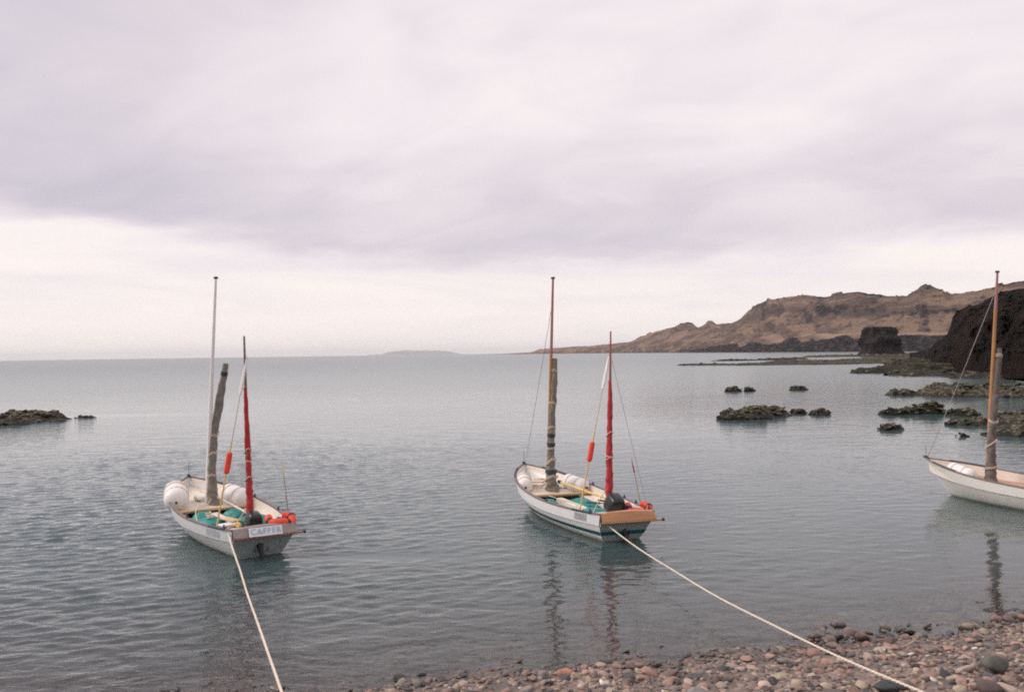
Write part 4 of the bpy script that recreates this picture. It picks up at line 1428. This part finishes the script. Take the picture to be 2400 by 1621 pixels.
def line_on(boat, pts, mat, label, r=0.009, group='loose lines lying in the boats'):
    P = smooth_path(pts, 24)
    aboard(boat, 'loose_line', [('line', MB().tube(P, r, 6), mat)], pts[0], label, 'rope', group)


line_on(B1, [(1.10, -0.10, 0.62), (0.72, 0.15, 0.50), (0.30, 0.45, 0.53), (-0.30, 0.60, 0.42), (-0.90, 0.66, 0.38)], M['cream_rope'], 'cream line trailing from the pale mast along the shore side deck')
line_on(B1, [(-1.95, 0.03, 0.85), (-2.05, 0.30, 0.55), (-2.35, 0.52, 0.56), (-2.62, 0.60, 0.52)], M['cream_rope'], 'cream line from the red mizzen to the mooring cleat of the sign boat')
line_on(B1, [(-1.70, -0.55, 0.40), (-2.05, -0.60, 0.44), (-2.30, -0.45, 0.52), (-2.52, -0.12, 0.56)], M['navy'], 'dark blue line round the outboard motor of the sign boat')
line_on(B1, [(1.9, 0.30, 0.53), (1.6, -0.05, 0.50), (1.75, -0.30, 0.52), (2.2, -0.12, 0.60), (2.6, 0.02, 0.80)], M['cream_rope'], 'cream line snaking over the foredeck of the sign boat')
line_on(B2, [(1.10, 0.05, 0.70), (0.75, 0.30, 0.48), (0.20, 0.18, 0.40), (-0.40, 0.05, 0.40), (-0.90, 0.20, 0.40)], M['cream_rope'], 'cream line lying over the centre case of the green striped boat')
line_on(B2, [(-1.95, 0.0, 0.95), (-2.0, 0.32, 0.50), (-2.4, 0.45, 0.52), (-2.64, 0.38, 0.40)], M['cream_rope'], 'cream line from the red mizzen to the mooring cleat of the striped boat')
line_on(B2, [(2.55, 0.05, 0.80), (2.05, 0.25, 0.58), (1.70, -0.15, 0.53), (1.35, -0.30, 0.52), (1.12, -0.05, 0.62)], M['rail'], 'brown line from the stem to the mast of the striped boat')
for bt, c, sz, mat, lab in ((B1, (-1.42, 0.30, 0.27), (0.20, 0.24, 0.30), M['plate_pale'], 'pale grey box below the dan buoy of the sign boat'),
                            (B2, (-1.30, -0.52, 0.26), (0.26, 0.22, 0.28), M['white'], 'white box on the far side bench of the striped boat')):
    aboard(bt, 'storage_box', [('box', MB().box(c, sz, 0, Matrix.Rotation(R(14), 3, 'Z'), 0.015), mat), ('lid', MB().box((c[0], c[1], c[2] + sz[2] / 2 + 0.018), (sz[0] + 0.03, sz[1] + 0.03, 0.035), 0, Matrix.Rotation(R(14), 3, 'Z'), 0.01), M['white'])],
           (c[0], c[1], 0.10), lab, 'box')
for bt, c, sz, mat, lab, k in ((B1, (-2.30, -0.52, 0.56), (0.13, 0.10, 0.07), M['navy'], 'navy bundle between the lifebuoy and outboard motor of the sign boat', 1),
                               (B1, (-2.22, 0.30, 0.56), (0.09, 0.07, 0.06), M['yellow'], 'small yellow bundle beside the outboard motor of the sign boat', 2),
                               (B1, (1.55, 0.02, 0.55), (0.20, 0.22, 0.09), M['white_cloth'], 'white sailcloth heap on the foredeck of the sign boat', 3),
                               (B2, (1.30, -0.22, 0.55), (0.22, 0.17, 0.09), M['white_cloth'], 'white sailcloth heap behind the mast of the striped boat', 4),
                               (B2, (-2.05, -0.58, 0.52), (0.14, 0.10, 0.08), M['white_cloth'], 'white cloth bundle ahead of the lifebuoy of the striped boat', 5)):
    aboard(bt, 'gear_bundle', [('cloth', blob(c, sz, 470 + k, 3, 0.9, 0.5 * k), mat)], (c[0], c[1], c[2] - sz[2]), lab, 'bundle', 'small bundles on the decks')


def sign():
    """White banner on the sloping stern board; CAFFER in blue."""
    root_loc = Vector((-2.950, 0.0, 0.528))
    Mw = Matrix.LocRotScale(B1.location, B1.rotation_euler, None)
    rot = (Matrix.Rotation(R(-90), 3, 'Z') @ Matrix.Rotation(R(65), 3, 'X')).to_4x4()
    root = bpy.data.objects.new('sign', None)
    COL.objects.link(root)
    root.matrix_world = Mw @ Matrix.Translation(root_loc) @ rot
    tag(root, 'white banner with blue capital letters hung over the stern', 'sign')
    rows = []
    for i in range(15):
        u = -0.315 + 0.63 * i / 14
        rows.append([(u, v, 0.006 * math.sin(u * 17 + v * 9) + 0.010) for v in np.linspace(-0.085, 0.085, 7)])
    front = np.array(rows)
    back = front - np.array([0, 0, 0.008])
    mb = MB().grid(front, flip=True).grid(back)
    mb.build('banner', M['sign'], root)
    cu = bpy.data.curves.new('lettering', 'FONT')
    cu.body = 'CAFFER'
    cu.size = 0.155
    cu.space_character = 1.12
    cu.align_x, cu.align_y = 'CENTER', 'CENTER'
    cu.extrude = 0.002
    tmp = bpy.data.objects.new('tmp', cu)
    COL.objects.link(tmp)
    dg = bpy.context.evaluated_depsgraph_get()
    me = bpy.data.meshes.new_from_object(tmp.evaluated_get(dg))
    bpy.data.objects.remove(tmp)
    me.materials.clear()
    me.materials.append(M['lettering'])
    o = bpy.data.objects.new('lettering', me)
    COL.objects.link(o)
    o.parent = root
    o.location = (0, 0, 0.021)


sign()

# ---- gear on the second boat
roller(B2, (1.18, 0.62, 0.58), (1.66, 0.48, 0.66), 0.19, 'white inflatable roller on the shore side bow of the green striped boat', 3)
roller(B2, (1.32, -0.58, 0.62), (0.76, -0.70, 0.57), 0.19, 'white inflatable roller between the two masts of the green striped boat', 4)
outboard(B2, (-2.28, -0.02, 0.67), 'black outboard motor above the varnished stern board', [((-2.15, 0.10, 0.66), (-1.62, 0.30, 0.62)), ((-2.15, 0.0, 0.69), (-1.80, 0.12, 0.68)), ((-2.45, -0.12, 0.66), (-2.60, -0.24, 0.66))], 1.18, -24)
lifebuoy(B2, (-2.46, -0.47, 0.60), 'orange lifebuoy beside the varnished stern board', R(10), R(-20))
dan_buoy(B2, (-1.48, 0.42, 0.32), (-1.72, -0.16, 3.74), 'yellow dan buoy with orange float in the green striped boat')
pennant(B2, (-2.10, -0.72, 0.58), (-2.28, -0.40, 1.58), [(0.70, 1.0, 0.028, M['red'], 'red_pennant'), (0.18, 0.42, 0.02, M['yellow'], 'yellow_ribbon')], 'thin staff with a red pennant above a yellow ribbon on the green striped boat')
oar(B2, (0.85, -0.16, 0.68), (-1.62, -0.30, 0.62), M['yellow'], 'yellow oar lying from the mast to the outboard motor', False)
for k, (c, s, mat, lab) in enumerate([
        ((0.20, 0.42, 0.24), (0.40, 0.26, 0.17), M['teal_bag'], 'teal bag on the shore side of the centre case in the green striped boat'),
        ((0.05, -0.40, 0.25), (0.46, 0.27, 0.18), M['teal_bag'], 'teal bag on the far side of the centre case in the green striped boat'),
        ((-1.30, -0.02, 0.27), (0.30, 0.42, 0.17), M['teal_bag'], 'teal bag just ahead of the outboard grips in the green striped boat'),
        ((0.98, 0.20, 0.20), (0.20, 0.34, 0.12), M['dark_bag'], 'black bundle under the mast of the green striped boat')]):
    aboard(B2, 'gear_bag', [('bag', blob(c, s, 430 + k, 3, 0.5, 0.4 * k), mat)], (c[0], c[1], 0.10), lab, 'bag', G_BAG)
MBx = MB().tube([Vector((1.45, 0.14, 0.52)) + Vector((0.16 * math.cos(a), 0.14 * math.sin(a), 0.012 * a)) for a in np.linspace(0, 16, 40)], 0.020, 6)
aboard(B2, 'rope_coil', [('coil', MBx, M['cream_rope'])], (1.45, 0.14, 0.50), 'large cream rope coil on the foredeck between roller and mast', 'rope')
roller(B3, (1.38, 0.56, 0.64), (1.92, 0.36, 0.71), 0.185, 'white inflatable roller on the deck of the cream boat', 5)


# ------------------------------------------------------------------ lines to the shore
def rope(name, pts, r, mat, label, cat='rope', group=None, sag=0.0):
    base = Vector(pts[0])
    P = smooth_path(pts, 60) if len(pts) > 2 else [Vector(pts[0]).lerp(Vector(pts[1]), k / 59) - Vector((0, 0, 4 * sag * (k / 59) * (1 - k / 59))) for k in range(60)]
    mb = MB()
    L = sum((b - a).length for a, b in zip(P, P[1:]))
    n = int(L / 0.022)
    for st in range(3):                                        # three laid strands
        pts = []
        for k in range(n + 1):
            q, d = along(P, k / n)
            sd = d.cross(Vector((0, 0, 1))).normalized()
            up = sd.cross(d)
            a = 2 * math.pi * (k / 9 + st / 3)
            wv = up * (0.005 * math.sin(k * 0.045 + 1.0)) + sd * (0.003 * math.sin(k * 0.031))
            pts.append(q + wv * min(1, k / 20, (n - k) / 20) + (sd * math.cos(a) + up * math.sin(a)) * r * 0.52)
        mb.tube(pts, r * 0.56, 5)
    o = mb.build(name, mat, None, True, 60, tuple(base))
    o.location = base
    return tag(o, label, cat, group)


def on_boat(b, p):
    return Matrix.LocRotScale(b.location, b.rotation_euler, None) @ Vector(p)


def seen(u, v, z):
    """Ground point at height z on the line of sight used when surveying the photograph (1/1937 rad units)."""
    uu, vv_ = u - 1162, v - 785
    x = uu * math.cos(ROLL) - vv_ * math.sin(ROLL)
    y = uu * math.sin(ROLL) + vv_ * math.cos(ROLL)
    d = Vector((x / PX, math.cos(PITCH) + y / PX * math.sin(PITCH), math.sin(PITCH) - y / PX * math.cos(PITCH)))
    k = (z - EYE) / d.z
    return Vector((d.x * k, d.y * k, z))


p0 = on_boat(B1, (-2.62, 0.60, 0.50))
rope('mooring_rope', [tuple(p0), (-1.80, 6.77, 0.95)], 0.0135, M['mooring'], 'pale mooring rope from the boat with the sign to the beach', group='mooring ropes led ashore', sag=0.04)
p1 = on_boat(B2, (-2.66, 0.36, 0.34))
rope('mooring_rope', [tuple(p1), (3.85, 7.55, 0.62)], 0.0125, M['mooring'], 'pale mooring rope from the green striped boat across the shingle', group='mooring ropes led ashore', sag=0.20)
p2 = on_boat(B2, (2.85, 0.02, 0.86))
rope('anchor_line', [tuple(p2), (-2.2, 27.5, 0.15)], 0.007, M['cream_rope'], 'thin white anchor line leading away from the bow of the green striped boat', 'rope', sag=0.1)

b = empty('beacon_buoy', (60.5, 103.2, 0.9))
tag(b, 'tiny orange and white buoy with a green flag at the foot of the dark hill', 'buoy')
MB().tube([(0, 0, 0), (0, 0, 0.15), (0, 0, 0.32)], [0.10, 0.24, 0.22], 12).build('orange_base', M['orange'], b)
MB().tube([(0, 0, 0.32), (0, 0, 0.45), (0, 0, 0.56)], [0.225, 0.18, 0.08], 12).build('white_top', M['white'], b)
MB().tube([(0, 0, 0.5), (0.12, 0, 0.95)], 0.02, 6).build('staff', M['yellow'], b)
MB().box((0.22, 0, 0.84), (0.26, 0.03, 0.16), 0, None, 0.008).build('flag', M['buoy_green'], b)


# ------------------------------------------------------------------ stones of the beach
def make_stones():
    rg = np.random.default_rng(5)
    N = 15500
    x = rg.uniform(-5.5, 11.5, N)
    s = np.concatenate([rg.uniform(-2.2, 0.0, int(N * 0.19)), rg.uniform(0.0, 5.2, N - int(N * 0.19))])
    y = shore_y(x) - s / 0.975
    size = 0.021 + 0.032 * rg.random(N) ** 1.6
    big = rg.random(N) < 0.12
    size[big] = rg.uniform(0.05, 0.085, big.sum())
    hug = rg.random(N) < 0.006
    size[hug] = rg.uniform(0.085, 0.13, hug.sum())
    size *= np.where(s < 0, 0.85, 1.0)
    lee = (s < 0) & (x > 3.5)
    size[lee] *= rg.uniform(1.0, 2.1, lee.sum())
    z = ground_z(x, y)
    # inside the view (with a margin): keep; farther to the side or behind: leave out
    az = np.degrees(np.arctan2(x, y))
    dep = np.degrees(np.arctan2(EYE - z, np.hypot(x, y)))
    inview = (np.abs(az) < 37) & (dep < 26.5)
    x, y, z, s, size, az, dep = [q[inview] for q in (x, y, z, s, size, az, dep)]
    strict = (np.abs(az) < 31) & (dep < 21.3 + 0.02 * az) & (s > -0.35)
    rank = np.argsort(-(size / np.hypot(x, y)) * strict)
    CL = [('red_brown', (0.33, 0.20, 0.16)), ('dark_brown', (0.20, 0.135, 0.115)), ('pinkish', (0.40, 0.305, 0.26)), ('dark_grey', (0.075, 0.07, 0.072)), ('tan', (0.36, 0.29, 0.215)), ('grey', (0.20, 0.175, 0.165))]
    words = {'red_brown': 'rusty red brown', 'dark_brown': 'dark chocolate brown', 'pinkish': 'pale pinkish', 'dark_grey': 'nearly black', 'tan': 'yellowish tan', 'grey': 'middling grey'}
    protos = {}
    for nm, c in CL:
        m = tone_stone_mat(nm + '_stone', c)
        protos[nm] = [mesh_data('beach_stone', *lumpy(2, 600 + 13 * k + len(nm), 0.8, 0.58, 0.9), m, True, 50) for k in range(5)]
    n_obj = 284
    pick = rank[:n_obj]
    w = np.array([0.24, 0.18, 0.22, 0.13, 0.12, 0.11])
    for i in pick:
        k = rg.choice(len(CL), p=w)
        nm = CL[k][0]
        o = bpy.data.objects.new('beach_stone', protos[nm][rg.integers(5)])
        COL.objects.link(o)
        o.location = (x[i], y[i], z[i] + size[i] * 0.22)
        o.rotation_euler = (rg.normal(0, 0.22), rg.normal(0, 0.22), rg.uniform(0, 6.28))
        q = size[i]
        o.scale = (q * rg.uniform(0.95, 1.5), q * rg.uniform(0.75, 1.05), q * rg.uniform(0.75, 1.1))
        where = 'right at the waterline' if s[i] < 0.45 else 'on the middle of the shingle' if s[i] < 1.3 else 'high up on the dry shingle'
        big_ = 'larger' if size[i] > 0.085 else 'small'
        tag(o, f'{big_} {words[nm]} stone {where}', 'stone', f'{big_} {words[nm]} stones {where}')
    # all the smaller stones together
    rest = np.setdiff1d(np.arange(len(x)), pick)
    base = [lumpy(1, 800 + k, 0.8, 0.62, 0.8) for k in range(9)]
    VV, FF, TT = [], [], []
    off = 0
    for i in rest:
        V, F = base[rg.integers(9)]
        a = rg.uniform(0, 6.28)
        q = size[i]
        V2 = V * np.array([q * rg.uniform(0.95, 1.5), q * rg.uniform(0.75, 1.05), q * rg.uniform(0.75, 1.1)])
        ca, sa = math.cos(a), math.sin(a)
        tx = rg.normal(0, 0.25)
        zz = V2[:, 2] + tx * V2[:, 0]
        V2 = np.stack([V2[:, 0] * ca - V2[:, 1] * sa + x[i], V2[:, 0] * sa + V2[:, 1] * ca + y[i], zz + z[i] + q * 0.2], -1)
        VV.append(V2)
        FF.append(F + off)
        TT.append(np.full(len(V2), rg.random()))
        off += len(V2)
    o = np_mesh('shingle', np.concatenate(VV), np.concatenate(FF), stone_mat(), attrs={'tone': np.concatenate(TT)})
    tag(o, 'mixed brown, pink and grey shingle along the waterline', kind='stuff')
    # the stones one can point to
    for nm, u, v, zz, sc, col, lab in (
            ('boulder', 2262, 1505, 0.55, (0.17, 0.14, 0.135), (0.125, 0.12, 0.105), 'largest grey green boulder where the shingle meets the cream boat reflection'),
            ('beach_stone', 1510, 1543, 0.1, (0.085, 0.06, 0.055), (0.72, 0.66, 0.63), 'small chalk white stone low on the shingle beneath the striped boat'),
            ('beach_stone', 1775, 1536, 0.2, (0.20, 0.10, 0.07), (0.33, 0.275, 0.19), 'broad flat tan slab on the shingle under the slack rope'),
            ('beach_stone', 2020, 1556, 0.45, (0.20, 0.13, 0.09), (0.05, 0.05, 0.055), 'wide black slab right under the mooring rope on the shingle'),
            ('beach_stone', 2250, 1562, 0.6, (0.15, 0.12, 0.10), (0.085, 0.06, 0.055), 'round maroon boulder just below the largest grey green one'),
            ('beach_stone', 1285, 1525, 0.06, (0.16, 0.09, 0.08), (0.42, 0.20, 0.13), 'rust orange stone where the shingle starts below the striped boat')):
        p = seen(u, v, zz)
        zg = float(ground_z(p.x, p.y))
        p = seen(u, v, zg + sc[2] * 0.4)
        me = mesh_data(nm, *lumpy(3, 900 + u, 0.5, 0.8, 0.6), tone_stone_mat('picked_stone', col))
        o = bpy.data.objects.new(nm, me)
        COL.objects.link(o)
        o.location = (p.x, p.y, zg + sc[2] * 0.3)
        o.scale = sc
        o.rotation_euler = (0.05, 0.1, 0.3)
        tag(o, lab, 'stone')


make_stones()

# ------------------------------------------------------------------ air
def haze():
    L = 57000.0
    me = bpy.data.meshes.new('haze')
    z0, z1 = -5.0, 330.0
    v = [(x, y, z) for z in (z0, z1) for x, y in ((-L, -L), (L, -L), (L, L), (-L, L))]
    me.from_pydata(v, [], [(3, 2, 1, 0), (4, 5, 6, 7), (0, 1, 5, 4), (1, 2, 6, 5), (2, 3, 7, 6), (3, 0, 4, 7)])
    mat = bpy.data.materials.new('sea_haze')
    mat.use_nodes = True
    t = NT(mat.node_tree)
    out = t.n('ShaderNodeOutputMaterial')
    vol = t.n('ShaderNodeVolumePrincipled')
    vol.inputs['Color'].default_value = (0.99, 0.96, 0.975, 1)
    vol.inputs['Density'].default_value = 2.8e-5
    vol.inputs['Anisotropy'].default_value = 0.0
    t.put(out.inputs['Volume'], vol.outputs[0])
    me.materials.append(mat)
    o = bpy.data.objects.new('haze', me)
    COL.objects.link(o)
    tag(o, 'thin sea haze', kind='stuff')


haze()
